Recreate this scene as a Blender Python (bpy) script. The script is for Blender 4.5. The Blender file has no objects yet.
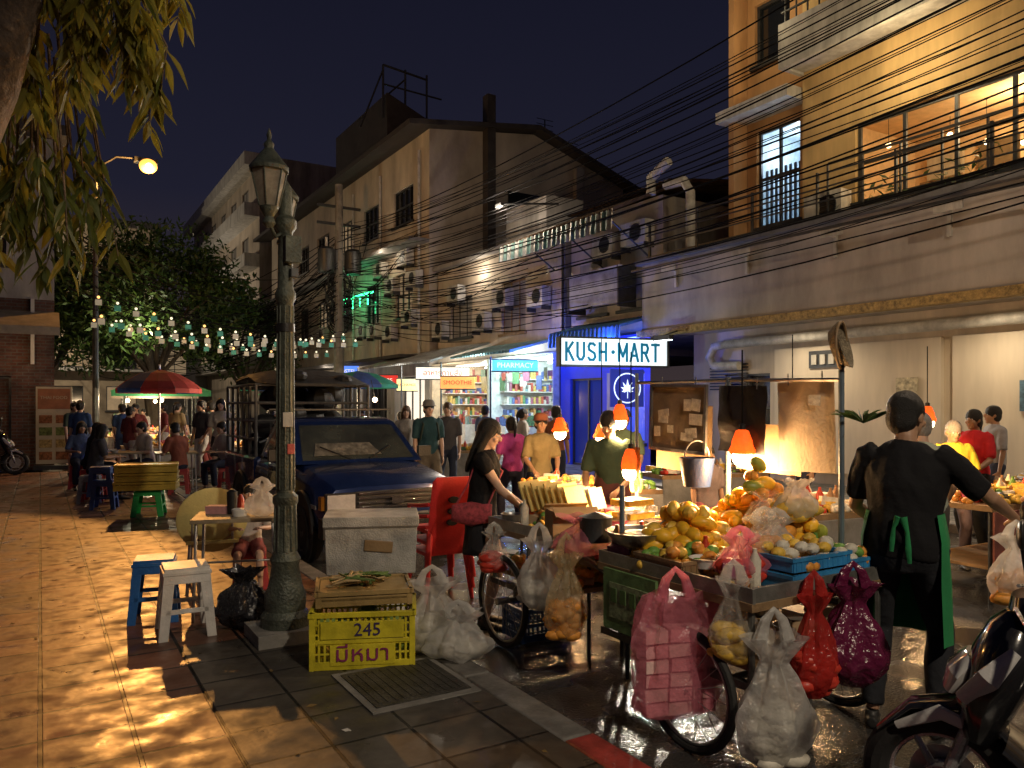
import bpy, bmesh, math, random
from mathutils import Vector, Matrix, noise
R=random.Random(7)
ST=math.radians(31.5); CS,SN=math.cos(ST),math.sin(ST)
RD=-0.12
def W(n,s,z=0): return Vector((n*CS-s*SN, n*SN+s*CS, z))
V=Vector
# ------------------------------------------------------------ materials
MC={}
def M(name,col,rough=.6,metal=0,var=.3,scale=5,bump=.15,bscale=50,emit=0,ecol=None,alpha=1,coat=0,transl=0,spec=.5,stretch=None,det=4):
    if name in MC: return MC[name]
    m=bpy.data.materials.new(name); m.use_nodes=True; nt=m.node_tree; N=nt.nodes; L=nt.links
    p=N['Principled BSDF']; out=N['Material Output']
    tc=N.new('ShaderNodeTexCoord')
    c=(*col[:3],1)
    if var>0:
        nz=N.new('ShaderNodeTexNoise'); nz.inputs['Scale'].default_value=scale; nz.inputs['Detail'].default_value=det; nz.inputs['Roughness'].default_value=.65
        src=tc.outputs['Object']
        if stretch:
            mp=N.new('ShaderNodeMapping'); mp.inputs['Scale'].default_value=stretch; L.new(src,mp.inputs['Vector']); src=mp.outputs[0]
        L.new(src,nz.inputs['Vector'])
        cr=N.new('ShaderNodeValToRGB'); cr.color_ramp.elements[0].position=.3; cr.color_ramp.elements[1].position=.7
        cr.color_ramp.elements[0].color=(*[x*(1-var) for x in col[:3]],1); cr.color_ramp.elements[1].color=(*[min(1,x*(1+var*.5)) for x in col[:3]],1)
        if stretch:
            q=cr.color_ramp.elements.new(.5); q.color=(*[x*(1-var*.25) for x in col[:3]],1)
        L.new(nz.outputs['Fac'],cr.inputs['Fac']); L.new(cr.outputs['Color'],p.inputs['Base Color'])
        mr=N.new('ShaderNodeMapRange'); mr.inputs['To Min'].default_value=max(0.03,rough-.12); mr.inputs['To Max'].default_value=min(1,rough+.15)
        L.new(nz.outputs['Fac'],mr.inputs['Value']); L.new(mr.outputs['Result'],p.inputs['Roughness'])
    else:
        p.inputs['Base Color'].default_value=c; p.inputs['Roughness'].default_value=rough
    if bump>0:
        n2=N.new('ShaderNodeTexNoise'); n2.inputs['Scale'].default_value=bscale; n2.inputs['Detail'].default_value=3
        L.new(tc.outputs['Object'],n2.inputs['Vector'])
        b=N.new('ShaderNodeBump'); b.inputs['Strength'].default_value=bump; b.inputs['Distance'].default_value=.02
        L.new(n2.outputs['Fac'],b.inputs['Height']); L.new(b.outputs['Normal'],p.inputs['Normal'])
    p.inputs['Metallic'].default_value=metal; p.inputs['Coat Weight'].default_value=coat
    p.inputs['Specular IOR Level'].default_value=spec
    if emit>0:
        p.inputs['Emission Color'].default_value=(*(ecol or col)[:3],1); p.inputs['Emission Strength'].default_value=emit
        if not name.startswith(('lightbox','neon')):
            try: m.cycles.emission_sampling='NONE'
            except Exception: pass
    last=p.outputs['BSDF']
    if transl>0:
        t=N.new('ShaderNodeBsdfTranslucent'); t.inputs['Color'].default_value=c
        if var>0: L.new(cr.outputs['Color'],t.inputs['Color'])
        mx=N.new('ShaderNodeMixShader'); mx.inputs[0].default_value=transl
        L.new(last,mx.inputs[1]); L.new(t.outputs[0],mx.inputs[2]); last=mx.outputs[0]
    if alpha<1:
        t=N.new('ShaderNodeBsdfTransparent')
        mx=N.new('ShaderNodeMixShader'); mx.inputs[0].default_value=alpha
        L.new(t.outputs[0],mx.inputs[1]); L.new(last,mx.inputs[2]); last=mx.outputs[0]
    L.new(last,out.inputs['Surface'])
    MC[name]=m; return m
def brickmat(name,c1,c2,mortar,bw,bh,ms=.02,offset=.5,rough=.6,bump=.5,vec='Object',rot=(0,0,0),grime=.5,gscale=1.2,grain=.3):
    if name in MC: return MC[name]
    m=bpy.data.materials.new(name); m.use_nodes=True; nt=m.node_tree; N=nt.nodes; L=nt.links
    p=N['Principled BSDF']; tc=N.new('ShaderNodeTexCoord'); mp=N.new('ShaderNodeMapping'); mp.inputs['Rotation'].default_value=rot
    L.new(tc.outputs[vec],mp.inputs['Vector'])
    b=N.new('ShaderNodeTexBrick'); b.offset=offset; b.squash=1
    for k,v in (('Scale',1),('Mortar Size',ms),('Brick Width',bw),('Row Height',bh),('Mortar Smooth',.25),('Bias',0)): b.inputs[k].default_value=v
    b.inputs['Color1'].default_value=(*c1,1); b.inputs['Color2'].default_value=(*c2,1); b.inputs['Mortar'].default_value=(*mortar,1)
    L.new(mp.outputs[0],b.inputs['Vector'])
    nz=N.new('ShaderNodeTexNoise'); nz.inputs['Scale'].default_value=gscale; nz.inputs['Detail'].default_value=6; nz.inputs['Roughness'].default_value=.7
    L.new(tc.outputs['Object'],nz.inputs['Vector'])
    mr=N.new('ShaderNodeMapRange'); mr.inputs['From Min'].default_value=.35; mr.inputs['From Max'].default_value=.65; mr.inputs['To Min'].default_value=1-grime; mr.inputs['To Max'].default_value=1.15
    L.new(nz.outputs['Fac'],mr.inputs['Value'])
    mx=N.new('ShaderNodeMix'); mx.data_type='RGBA'; mx.blend_type='MULTIPLY'; mx.inputs[0].default_value=1
    L.new(b.outputs['Color'],mx.inputs[6]); L.new(mr.outputs[0],mx.inputs[7]); L.new(mx.outputs[2],p.inputs['Base Color'])
    n2=N.new('ShaderNodeTexNoise'); n2.inputs['Scale'].default_value=5; n2.inputs['Detail'].default_value=6
    L.new(tc.outputs['Object'],n2.inputs['Vector'])
    r2=N.new('ShaderNodeMapRange'); r2.inputs['From Min'].default_value=.3; r2.inputs['From Max'].default_value=.7; r2.inputs['To Min'].default_value=rough-.2; r2.inputs['To Max'].default_value=rough+.3
    L.new(n2.outputs['Fac'],r2.inputs['Value']); L.new(r2.outputs[0],p.inputs['Roughness'])
    sub=N.new('ShaderNodeMath'); sub.operation='MULTIPLY_ADD'; sub.inputs[1].default_value=-1.; sub.inputs[2].default_value=1
    L.new(b.outputs['Fac'],sub.inputs[0])
    ad=N.new('ShaderNodeMath'); ad.operation='MULTIPLY_ADD'; ad.inputs[1].default_value=grain*3
    L.new(n2.outputs['Fac'],ad.inputs[0]); L.new(sub.outputs[0],ad.inputs[2])
    bp=N.new('ShaderNodeBump'); bp.inputs['Strength'].default_value=bump; bp.inputs['Distance'].default_value=.012
    L.new(ad.outputs[0],bp.inputs['Height']); L.new(bp.outputs[0],p.inputs['Normal'])
    MC[name]=m; return m
def asphalt():
    m=bpy.data.materials.new('wet_asphalt'); m.use_nodes=True; nt=m.node_tree; N=nt.nodes; L=nt.links
    p=N['Principled BSDF']; tc=N.new('ShaderNodeTexCoord')
    a=N.new('ShaderNodeTexNoise'); a.inputs['Scale'].default_value=1.5; a.inputs['Detail'].default_value=7; L.new(tc.outputs['Object'],a.inputs['Vector'])
    cr=N.new('ShaderNodeValToRGB'); cr.color_ramp.elements[0].position=.47; cr.color_ramp.elements[0].color=(.09,.09,.09,1); cr.color_ramp.elements[1].position=.62; cr.color_ramp.elements[1].color=(.5,.5,.5,1)
    L.new(a.outputs['Fac'],cr.inputs[0]); L.new(cr.outputs[0],p.inputs['Roughness'])
    c=N.new('ShaderNodeTexNoise'); c.inputs['Scale'].default_value=60; c.inputs['Detail'].default_value=3; L.new(tc.outputs['Object'],c.inputs['Vector'])
    cc=N.new('ShaderNodeValToRGB'); cc.color_ramp.elements[0].color=(.014,.014,.016,1); cc.color_ramp.elements[1].color=(.07,.067,.063,1); L.new(c.outputs['Fac'],cc.inputs[0]); L.new(cc.outputs[0],p.inputs['Base Color'])
    mu=N.new('ShaderNodeMath'); mu.operation='MULTIPLY'; L.new(c.outputs['Fac'],mu.inputs[0]); L.new(cr.outputs[0],mu.inputs[1])
    b=N.new('ShaderNodeBump'); b.inputs['Strength'].default_value=1; b.inputs['Distance'].default_value=.03; L.new(mu.outputs[0],b.inputs['Height']); L.new(b.outputs[0],p.inputs['Normal'])
    return m
# ------------------------------------------------------------ mesh builder
class B:
    def __init__(s): s.v=[];s.f=[];s.mi=[];s.mats=[];s.X=Matrix()
    def add(s,vs,fs,mat):
        if mat not in s.mats: s.mats.append(mat)
        i=s.mats.index(mat); o=len(s.v); X=s.X
        s.v+= [X@V(v) for v in vs]; s.f+=[tuple(o+k for k in f) for f in fs]; s.mi+=[i]*len(fs)
    def box(s,c,d,mat,rot=None,top=None):
        hx,hy,hz=d[0]/2,d[1]/2,d[2]/2; t=top or (1,1)
        vs=[V((x*hx*(t[0] if z>0 else 1),y*hy*(t[1] if z>0 else 1),z*hz)) for z in(-1,1) for y in(-1,1) for x in(-1,1)]
        if rot is not None:
            if not isinstance(rot,Matrix): rot=Matrix.Rotation(rot[2],3,'Z')@Matrix.Rotation(rot[1],3,'Y')@Matrix.Rotation(rot[0],3,'X')
            vs=[rot@v for v in vs]
        c=V(c); s.add([v+c for v in vs],[(0,2,3,1),(4,5,7,6),(0,1,5,4),(2,6,7,3),(0,4,6,2),(1,3,7,5)],mat)
    def bx(s,x0,x1,y0,y1,z0,z1,mat): s.box(((x0+x1)/2,(y0+y1)/2,(z0+z1)/2),(x1-x0,y1-y0,z1-z0),mat)
    def poly(s,pts,mat): s.add(pts,[tuple(range(len(pts)))],mat)
    def loft(s,secs,mat,n=12,ref=None,closed=False):
        P=[V(x[0]) for x in secs]; vs=[];fs=[]; prev=None
        for i,(c,rx,ry) in enumerate(secs):
            a=P[max(0,i-1)];b=P[min(len(P)-1,i+1)]; t=(b-a)
            if t.length<1e-7: t=V((0,0,1))
            t.normalize()
            if ref is not None: u=V(ref)
            elif prev is None: u=V((1,0,0)) if abs(t.x)<.9 else V((0,1,0))
            else: u=prev
            u=u-t*u.dot(t)
            if u.length<1e-5: u=t.orthogonal()
            u.normalize(); w=t.cross(u); prev=u
            for k in range(n):
                an=2*math.pi*k/n; vs.append(P[i]+u*(rx*math.cos(an))+w*(ry*math.sin(an)))
        m=len(secs)
        for i in range(m-1):
            for k in range(n): fs.append((i*n+k,i*n+(k+1)%n,(i+1)*n+(k+1)%n,(i+1)*n+k))
        fs.append(tuple(range(n))[::-1]); fs.append(tuple((m-1)*n+k for k in range(n)))
        s.add(vs,fs,mat)
    def tube(s,pts,r,mat,n=8,r1=None):
        m=len(pts); r1=r if r1 is None else r1
        s.loft([(p,r+(r1-r)*i/max(1,m-1),r+(r1-r)*i/max(1,m-1)) for i,p in enumerate(pts)],mat,n)
    def lathe(s,prof,c,mat,n=16,M3=None):
        vs=[];fs=[];c=V(c)
        for r,z in prof:
            for k in range(n):
                a=2*math.pi*k/n; v=V((r*math.cos(a),r*math.sin(a),z))
                if M3 is not None: v=M3@v
                vs.append(c+v)
        for i in range(len(prof)-1):
            for k in range(n): fs.append((i*n+k,i*n+(k+1)%n,(i+1)*n+(k+1)%n,(i+1)*n+k))
        if prof[0][0]>0.002: fs.append(tuple(range(n))[::-1])
        if prof[-1][0]>0.002: fs.append(tuple((len(prof)-1)*n+k for k in range(n)))
        s.add(vs,fs,mat)
    def ell(s,c,r,mat,n=12,m=8,M3=None):
        if not hasattr(r,'__len__'): r=(r,r,r)
        fs=[];c=V(c)
        pts=[V((0,0,-r[2]))]
        for i in range(1,m):
            p=math.pi*i/m-math.pi/2
            for k in range(n):
                a=2*math.pi*k/n; pts.append(V((r[0]*math.cos(p)*math.cos(a),r[1]*math.cos(p)*math.sin(a),r[2]*math.sin(p))))
        pts.append(V((0,0,r[2])))
        for k in range(n): fs.append((0,1+(k+1)%n,1+k))
        for i in range(m-2):
            for k in range(n): fs.append((1+i*n+k,1+i*n+(k+1)%n,1+(i+1)*n+(k+1)%n,1+(i+1)*n+k))
        o=1+(m-2)*n
        for k in range(n): fs.append((o+k,o+(k+1)%n,len(pts)-1))
        s.add([c+((M3@p) if M3 is not None else p) for p in pts],fs,mat)
    def torus(s,c,R_,r,mat,axis='x',n=28,m=8,a0=0,a1=2*math.pi):
        full=abs(a1-a0-2*math.pi)<1e-4; c=V(c); cnt=n if full else n+1
        vs=[];fs=[]
        for i in range(cnt):
            a=a0+(a1-a0)*i/n
            for k in range(m):
                b=2*math.pi*k/m; q=R_+r*math.cos(b); h=r*math.sin(b)
                if axis=='x': v=(h,q*math.cos(a),q*math.sin(a))
                elif axis=='y': v=(q*math.cos(a),h,q*math.sin(a))
                else: v=(q*math.cos(a),q*math.sin(a),h)
                vs.append(c+V(v))
        for i in range(n):
            j=(i+1)%cnt
            for k in range(m): fs.append((i*m+k,j*m+k,j*m+(k+1)%m,i*m+(k+1)%m))
        s.add(vs,fs,mat)
    def build(s,name,loc=(0,0,0),rz=0,parent=None,bevel=0,sm=True,angle=35):
        me=bpy.data.meshes.new(name); me.from_pydata([tuple(v) for v in s.v],[],s.f)
        for m in s.mats: me.materials.append(m)
        me.polygons.foreach_set('material_index',s.mi)
        me.update()
        bm=bmesh.new(); bm.from_mesh(me); bmesh.ops.recalc_face_normals(bm,faces=bm.faces); bm.to_mesh(me); bm.free()
        if sm:
            me.shade_smooth(); me.set_sharp_from_angle(angle=math.radians(angle))
        ob=bpy.data.objects.new(name,me); bpy.context.collection.objects.link(ob)
        ob.location=loc; ob.rotation_euler.z=rz
        if parent: ob.parent=parent
        if bevel:
            md=ob.modifiers.new('bev','BEVEL'); md.width=bevel; md.segments=2; md.limit_method='ANGLE'; md.angle_limit=math.radians(40); md.harden_normals=False
        return ob
def adopt(ch,par):
    ch.parent=par; ch.matrix_parent_inverse=par.matrix_basis.inverted()
def light(kind,name,loc,energy,col,par=None,size=.1,rot=None,spot=None,blend=.5):
    l=bpy.data.lights.new(name,kind); l.energy=energy; l.color=col
    l.shadow_soft_size=size
    if kind=='SPOT': l.spot_size=spot; l.spot_blend=blend
    o=bpy.data.objects.new(name,l); bpy.context.collection.objects.link(o); o.location=loc
    if rot is not None: o.rotation_euler=rot
    if par: adopt(o,par)
    return o
def aim(frm,to): return (V(to)-V(frm)).to_track_quat('-Z','Y').to_euler()
def text(name,body,size,mat,loc,rot,par,ext=.004,xs=1):
    c=bpy.data.curves.new(name,'FONT'); c.body=body; c.size=size; c.extrude=ext; c.align_x='CENTER'; c.align_y='CENTER'; c.resolution_u=3
    o=bpy.data.objects.new(name,c); bpy.context.collection.objects.link(o)
    dg=bpy.context.evaluated_depsgraph_get(); me=bpy.data.meshes.new_from_object(o.evaluated_get(dg)); bpy.data.objects.remove(o)
    me.materials.clear(); me.materials.append(mat)
    o=bpy.data.objects.new(name,me); bpy.context.collection.objects.link(o); o.location=loc; o.rotation_euler=rot; o.scale.x=xs
    if par: o.parent=par
    return o
steel=M('steel',(.45,.45,.45),.35,.9,.3,12,.05); dsteel=M('dark_steel',(.08,.085,.09),.45,.6,.3,10,.1)
blackp=M('black_plastic',(.015,.015,.016),.4,0,.2); rubber=M('rubber',(.02,.02,.02),.75,0,.3)
wood=M('plywood',(.28,.18,.09),.6,0,.4,7,.2,30); cardb=M('cardboard',(.42,.30,.18),.85,0,.25,4,.1,80,spec=.2)
white=M('white_plastic',(.7,.7,.68),.4,0,.12); conc=M('concrete',(.26,.25,.23),.75,0,.45,3,.4,25)
# ================================================================= PEOPLE
skinA=M('skin_tan',(.40,.23,.14),.5,0,.12,15,.05,120); skinB=M('skin_pale',(.58,.38,.28),.5,0,.12,15,.05,120)
hairM=M('hair_black',(.010,.009,.008),.5,0,.3,60,.6,180); hairG=M('hair_grey',(.3,.28,.26),.5,0,.3,60,.6,180); hairB=M('hair_brown',(.09,.05,.025),.4,0,.3,60,.6,180)
eyeW=M('eye_white',(.7,.68,.65),.2,0,0,bump=0); eyeD=M('eye_iris',(.02,.012,.01),.15,0,0,bump=0); lipM=M('lips',(.35,.12,.1),.45,0,0,bump=0)
def remesh(b,vox,disp=0,sm=2):
    me=bpy.data.meshes.new('t'); me.from_pydata([tuple(v) for v in b.v],[],b.f); me.update()
    bm=bmesh.new(); bm.from_mesh(me); bmesh.ops.recalc_face_normals(bm,faces=bm.faces); bm.to_mesh(me); bm.free()
    o=bpy.data.objects.new('t',me); bpy.context.collection.objects.link(o)
    r=o.modifiers.new('r','REMESH'); r.mode='VOXEL'; r.voxel_size=vox
    s_=o.modifiers.new('s','SMOOTH'); s_.factor=.5; s_.iterations=sm
    dg=bpy.context.evaluated_depsgraph_get(); e=o.evaluated_get(dg); m2=bpy.data.meshes.new_from_object(e)
    if disp>0:
        nn=[v.normal.copy() for v in m2.vertices]
        for v,n in zip(m2.vertices,nn):
            p=v.co; f=noise.noise(V((p.x*9,p.y*9,p.z*5)))*.6+(.5-abs(noise.noise(V((p.x*13+5,p.y*13,p.z*7+p.x*9)))))*.5
            v.co=p+n*(disp*f)
    vs=[v.co.copy() for v in m2.vertices]; fs=[tuple(p.vertices) for p in m2.polygons]
    bpy.data.objects.remove(o); bpy.data.meshes.remove(me); bpy.data.meshes.remove(m2)
    return vs,fs
def ik(a,t,l1,l2,pole):
    a=V(a);t=V(t);d=t-a;L=d.length
    if L>(l1+l2)*.995: d=d*((l1+l2)*.995/L); L=d.length; t=a+d
    x=(l1*l1-l2*l2+L*L)/(2*L); h=math.sqrt(max(0,l1*l1-x*x)); u=d.normalized(); p=V(pole); p=p-u*p.dot(u)
    if p.length<1e-4: p=u.orthogonal()
    p.normalize(); return a+u*x+p*h, t
def human(name,x,y,f,H=1.65,z=RD,lean=0,hands=((-.22,.06,.78),(.22,.06,.78)),feet=((-.11,.02),(.11,-.02)),ph=.93,head=(0,0),
          shirt=(.1,.1,.1),pants=(.03,.035,.06),sleeve=.55,legc='long',hair='short',hm=None,skin=None,fem=False,near=False,fat=1.0,
          apron=None,backpack=None,hat=None,footz=(0,0),shoe=(.03,.03,.03),curl=.5,knee=(0,1,0),shoulderbag=None):
    k=H/1.7; skin=skin or skinA; hm=hm or hairM
    key='cloth_%02d%02d%02d'%tuple(int(c*99) for c in shirt); sh=M(key,shirt,.85,0,.18,6,.25,35,spec=.2)
    pk='cloth_%02d%02d%02d'%tuple(int(c*99) for c in pants); pa=M(pk,pants,.85,0,.2,6,.25,35,spec=.2)
    shm=M('shoe_%02d'%int(shoe[0]*99),shoe,.5)
    sv=.007 if near else .012; cv=.011 if near else .021
    up=V((0,math.sin(lean),math.cos(lean))); X=V((1,0,0)); P=V((0,0,ph))
    fw=V((0,math.cos(lean),-math.sin(lean)))
    S=B();T=B();Q=B();Hh=B();O=B()
    hs=1.0 if not fem else .9
    prof=[(-.12,.10,.08),(-.05,.155,.11),(.05,.155 if not fem else .16,.11),(.17,.138 if not fem else .118,.098),(.3,.16*hs,.112),(.4,.172*hs,.112),(.46,.16*hs,.095),(.51,.09,.07),(.535,.05,.05)]
    prof=[(a,b*(fat if a<.45 else 1),c*fat*(1.15 if (fat>1.08 and .0<a<.35) else 1)) for a,b,c in prof]
    T.loft([(P+up*a+fw*(.015 if a>.2 else 0),b+.012,c+.012) for a,b,c in prof if a>-.09],sh,16,ref=X)
    Q.loft([(P+up*a,b+.008,c+.008) for a,b,c in prof if a<.12],pa,16,ref=X)
    if fem:
        for sx in(-1,1): T.ell(P+up*.335+fw*.09+X*sx*.07,(.062,.055,.06),sh)
    nb=P+up*.50; hc=P+up*.66+fw*.03+V((0,.01,0))
    S.loft([(nb-up*.06,.09,.06),(nb,.065,.055),(nb+up*.05,.052,.052),(hc-up*.03,.05,.055)],skin,12,ref=X)
    Rh=Matrix.Rotation(head[0],3,'Z')@Matrix.Rotation(head[1],3,'X')@Matrix.Rotation(-lean*.5,3,'X')
    def hp(v): return hc+Rh@V(v)
    def HE(b,c,r,m,n=14,mm=10): b.ell(hp(c),r,m,n,mm,M3=Rh)
    HE(S,(0,-.01,.022),(.074,.092,.092),skin); HE(S,(0,.022,-.045),(.056,.064,.072),skin); HE(S,(0,.06,-.1),(.026,.022,.018),skin)
    HE(S,(0,.092,-.012),(.0115,.02,.024),skin,8,6); HE(S,(0,.10,-.024),(.016,.012,.01),skin,8,6)
    for sx in(-1,1):
        HE(S,(sx*.074,-.005,-.01),(.012,.02,.031),skin,8,6); HE(S,(sx*.038,.062,-.03),(.022,.022,.02),skin,8,6)
    for i,sx in enumerate((-1,1)):
        sp=P+up*.455+X*sx*(.172*hs); el,wr=ik(sp,V(hands[i])/1,.285,.25,(sx*.5,-.8,-.35))
        S.loft([(sp,.05,.05),(sp.lerp(el,.3),.046,.046),(sp.lerp(el,.75),.037,.037),(el,.036,.036),(el.lerp(wr,.25),.038,.036),(el.lerp(wr,.7),.028,.026),(wr,.025,.021)],skin,10)
        e=sleeve
        if e<=.6:
            tt=e/.6; T.loft([(sp-X*sx*.03+up*.01,.062,.062),(sp,.062,.062),(sp.lerp(el,.35*tt),.060,.060),(sp.lerp(el,tt*.98),.056,.055)],sh,12)
        else:
            tt=(e-.6)/.4; T.loft([(sp-X*sx*.03+up*.01,.06,.06),(sp,.06,.06),(sp.lerp(el,.5),.052,.052),(el,.048,.048),(el.lerp(wr,.5*tt),.044,.044),(el.lerp(wr,tt),.036,.036)],sh,12)
        d=(wr-el).normalized()
        if abs(d.z)<.6:
            pn=V((0,0,-1))-d*V((0,0,-1)).dot(d)
        else: pn=(-X*sx)-d*((-X*sx).dot(d))
        pn.normalize()
        side=d.cross(pn).normalized()
        S.loft([(wr-d*.01,.024,.019),(wr+d*.03,.033,.016),(wr+d*.065,.039,.015),(wr+d*.092,.038,.012)],skin,10,ref=side)
        fr=.0085 if near else .0105
        thumbside=1 if (side.dot(-X*sx)>0 or (abs(side.x)<.3 and side.y>0)) else -1
        for j,(o,ln) in enumerate(((-.03,.066),(-.0105,.076),(.0095,.071),(.029,.056))):
            o*=-thumbside
            b0=wr+d*.085+side*o*1.05; a=curl*.5; pts=[b0-d*.01,b0]; dd=d.copy()
            for q,fl in enumerate((.42,.33,.25)):
                cand=Matrix.Rotation(a,3,side)@dd
                if cand.dot(pn)<dd.dot(pn): cand=Matrix.Rotation(-a,3,side)@dd
                dd=(cand+side*o*.8).normalized(); pts.append(pts[-1]+dd*ln*fl*1.05); a=curl*(.9 if q==0 else .7)
            S.loft([(p,fr*(1-.09*q),fr*(1-.09*q)) for q,p in enumerate(pts)],skin,8)
        ts=side*thumbside
        tdir=(d*.65+ts*1.0+pn*.35).normalized()
        th=[wr+d*.02+ts*.018,wr+d*.04+ts*.034+pn*.008]; th.append(th[-1]+tdir*.03); th.append(th[-1]+(tdir+d*.9).normalized()*.026)
        S.loft([(p,.0125-.0012*q,.0125-.0012*q) for q,p in enumerate(th)],skin,8)
    for i,sx in enumerate((-1,1)):
        hip=P+V((sx*.088*fat,0,-.035)); ft=V((feet[i][0],feet[i][1],.085+footz[i])); kn,an=ik(hip,ft,.425,.425,V(knee)+V((sx*.12,0,0)))
        if legc in('short','skirt','shorts'):
            S.loft([(hip,.075,.08),(hip.lerp(kn,.5),.068,.07),(kn,.05,.052),(kn.lerp(an,.3),.053,.055),(kn.lerp(an,.75),.035,.036),(an,.033,.034)],skin,12)
        else: S.loft([(kn.lerp(an,.8),.034,.035),(an,.032,.034)],skin,10)
        if legc=='long':
            Q.loft([(hip+V((0,0,.04)),.09*fat,.1),(hip.lerp(kn,.35),.083,.088),(hip.lerp(kn,.75),.07,.072),(kn,.062,.064),(kn.lerp(an,.4),.064,.064),(an+V((0,0,.03)),.052,.055)],pa,14)
        elif legc in('short','shorts'):
            Q.loft([(hip+V((0,0,.04)),.09*fat,.1),(hip.lerp(kn,.35),.09,.094),(hip.lerp(kn,.85 if legc=='shorts' else .5),.088,.09)],pa,14)
        fd=V((sx*.2,1,0)).normalized()
        O.loft([(an+V((0,0,-.0)),.034,.036),(an+V((0,0,-.04)),.036,.042)],shm,10)
        fb=V((an.x,an.y,an.z-.05)); O.loft([(fb-fd*.065,.025,.028),(fb-fd*.03,.036,.036),(fb+fd*.05+V((0,0,-.006)),.042,.03),(fb+fd*.13+V((0,0,-.014)),.043,.02),(fb+fd*.17+V((0,0,-.016)),.03,.014)],shm,10,ref=(1,0,0))
    if legc=='skirt':
        Q.loft([(P+up*.16,.125,.105),(P+up*.05,.168,.125),(P-V((0,0,.08)),.178,.14),(P-V((0,0,.24)),.18,.145),(P-V((0,0,.33)),.182,.15)],pa,20,ref=X)
    if hair!='bald':
        HE(Hh,(0,-.018,.03),(.085,.1,.096),hm,18,12)
        HE(Hh,(0,-.045,-.025),(.08,.068,.08),hm)
        HE(Hh,(0,-.02,.02),(.083,.07,.06),hm)
    if hair=='long':
        Hh.loft([(hp((0,-.04,.03)),.088,.06),(hp((0,-.065,-.06)),.09,.045),(hp((0,-.085,-.17)),.085,.032),(hp((0,-.09,-.29)),.06,.022),(hp((0,-.085,-.36)),.025,.012)],hm,14,ref=Rh@X)
        for sx in(-1,1): Hh.loft([(hp((sx*.055,.02,.08)),.02,.04),(hp((sx*.082,0,0)),.014,.04),(hp((sx*.088,-.02,-.1)),.016,.035),(hp((sx*.08,-.03,-.2)),.014,.02)],hm,10)
    if hair=='tail':
        HE(Hh,(0,-.11,.04),(.03,.03,.03),hm); Hh.loft([(hp((0,-.12,.04)),.028,.025),(hp((0,-.15,-.03)),.032,.028),(hp((0,-.14,-.14)),.022,.02),(hp((0,-.13,-.2)),.008,.008)],hm,10)
    if hair=='bun': HE(Hh,(0,-.115,.03),(.042,.038,.042),hm)
    out=B()
    for b,vx,m,dp,smn in ((S,sv,skin,0,1),(T,cv,sh,.024,2),(Q,cv,pa,.018,2),(O,cv*.7,shm,0,1),(Hh,.008 if near else .013,hm,.012,1)):
        if b.v:
            vs,fs=remesh(b,vx,dp,smn); out.add(vs,fs,m)
    for sx in(-1,1):
        out.ell(hp((sx*.029,.0735,.003)),(.0135,.009,.008),eyeW,8,6,M3=Rh); out.ell(hp((sx*.029,.080,.003)),(.006,.0045,.006),eyeD,8,6,M3=Rh)
        out.loft([(hp((sx*.014,.086,.022)),.003,.003),(hp((sx*.03,.087,.027)),.004,.004),(hp((sx*.046,.074,.022)),.002,.002)],hm,6)
    out.loft([(hp((-.022,.078,-.06)),.002,.002),(hp((-.008,.088,-.057)),.005,.005),(hp((.008,.088,-.057)),.005,.005),(hp((.022,.078,-.06)),.002,.002)],lipM,6)
    if apron:
        am=M('apron_cloth_%d'%int(apron[1]*99),apron,.85,0,.2); vs=[];n=17
        rows=[(.18,.155,.125),(.05,.178,.145),(-.15,.185,.155),(-.45,.19,.17)]
        for a,rx,ry in rows:
            for j in range(n):
                t=math.radians(-30+240*j/(n-1)); w=1+.03*math.sin(j*2.1+a*8); vs.append(P+V((rx*fat*w*math.cos(t),ry*fat*w*math.sin(t),a)))
        fs=[(r*n+j,r*n+j+1,(r+1)*n+j+1,(r+1)*n+j) for r in range(3) for j in range(n-1)]
        out.add(vs,fs,am)
        out.loft([(P+V((.02,-.142*fat,.17)),.02,.016),(P+V((.04,-.165,.1)),.010,.005),(P+V((.045,-.168,.02)),.014,.004),(P+V((.05,-.16,-.05)),.009,.003)],am,6)
        out.loft([(P+V((.0,-.142*fat,.17)),.018,.016),(P+V((-.02,-.16,.12)),.009,.005),(P+V((-.025,-.165,.06)),.012,.004),(P+V((-.03,-.16,.0)),.009,.003)],am,6)
    if backpack:
        bm_=M('backpack_cloth',backpack,.8,0,.3); c=P+up*.27-fw*.19
        vs_=B(); vs_.loft([(c-up*.2,.11,.05),(c-up*.17,.145,.075),(c,.15,.085),(c+up*.15,.13,.07),(c+up*.2,.07,.04)],bm_,14,ref=X); out.add(vs_.v,vs_.f,bm_)
        for sx in(-1,1): out.tube([P+up*.45-fw*.1+X*sx*.1,P+up*.5+X*sx*.11,P+up*.42+fw*.13+X*sx*.11,P+up*.2+fw*.1+X*sx*.15,P+up*.12-fw*.1+X*sx*.13],.016,bm_,6)
    if shoulderbag:
        bm_=M('checked_bag',shoulderbag,.8,0,.6,30); c=P+V((.2,-.05,.02))
        out.loft([(c+V((0,-.15,.07)),.02,.01),(c+V((0,-.13,.01)),.04,.08),(c,.06,.10),(c+V((0,.13,.01)),.04,.08),(c+V((0,.16,.08)),.02,.01)],bm_,12)
        out.tube([c+V((0,-.12,.08)),P+up*.25+V((.15,-.1,0)),P+up*.5+V((.08,-.03,.02)),P+up*.35+V((0,.16,0)),c+V((0,.14,.08))],.009,bm_,6)
    if hat:
        hm_=M('hat_cloth_%d'%int(hat[0]*99),hat,.8); out.lathe([(.135,.035),(.105,.045),(.096,.05),(.09,.1),(.06,.135),(0,.14)],hp((0,-.01,0)),hm_,20,M3=Rh)
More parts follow.
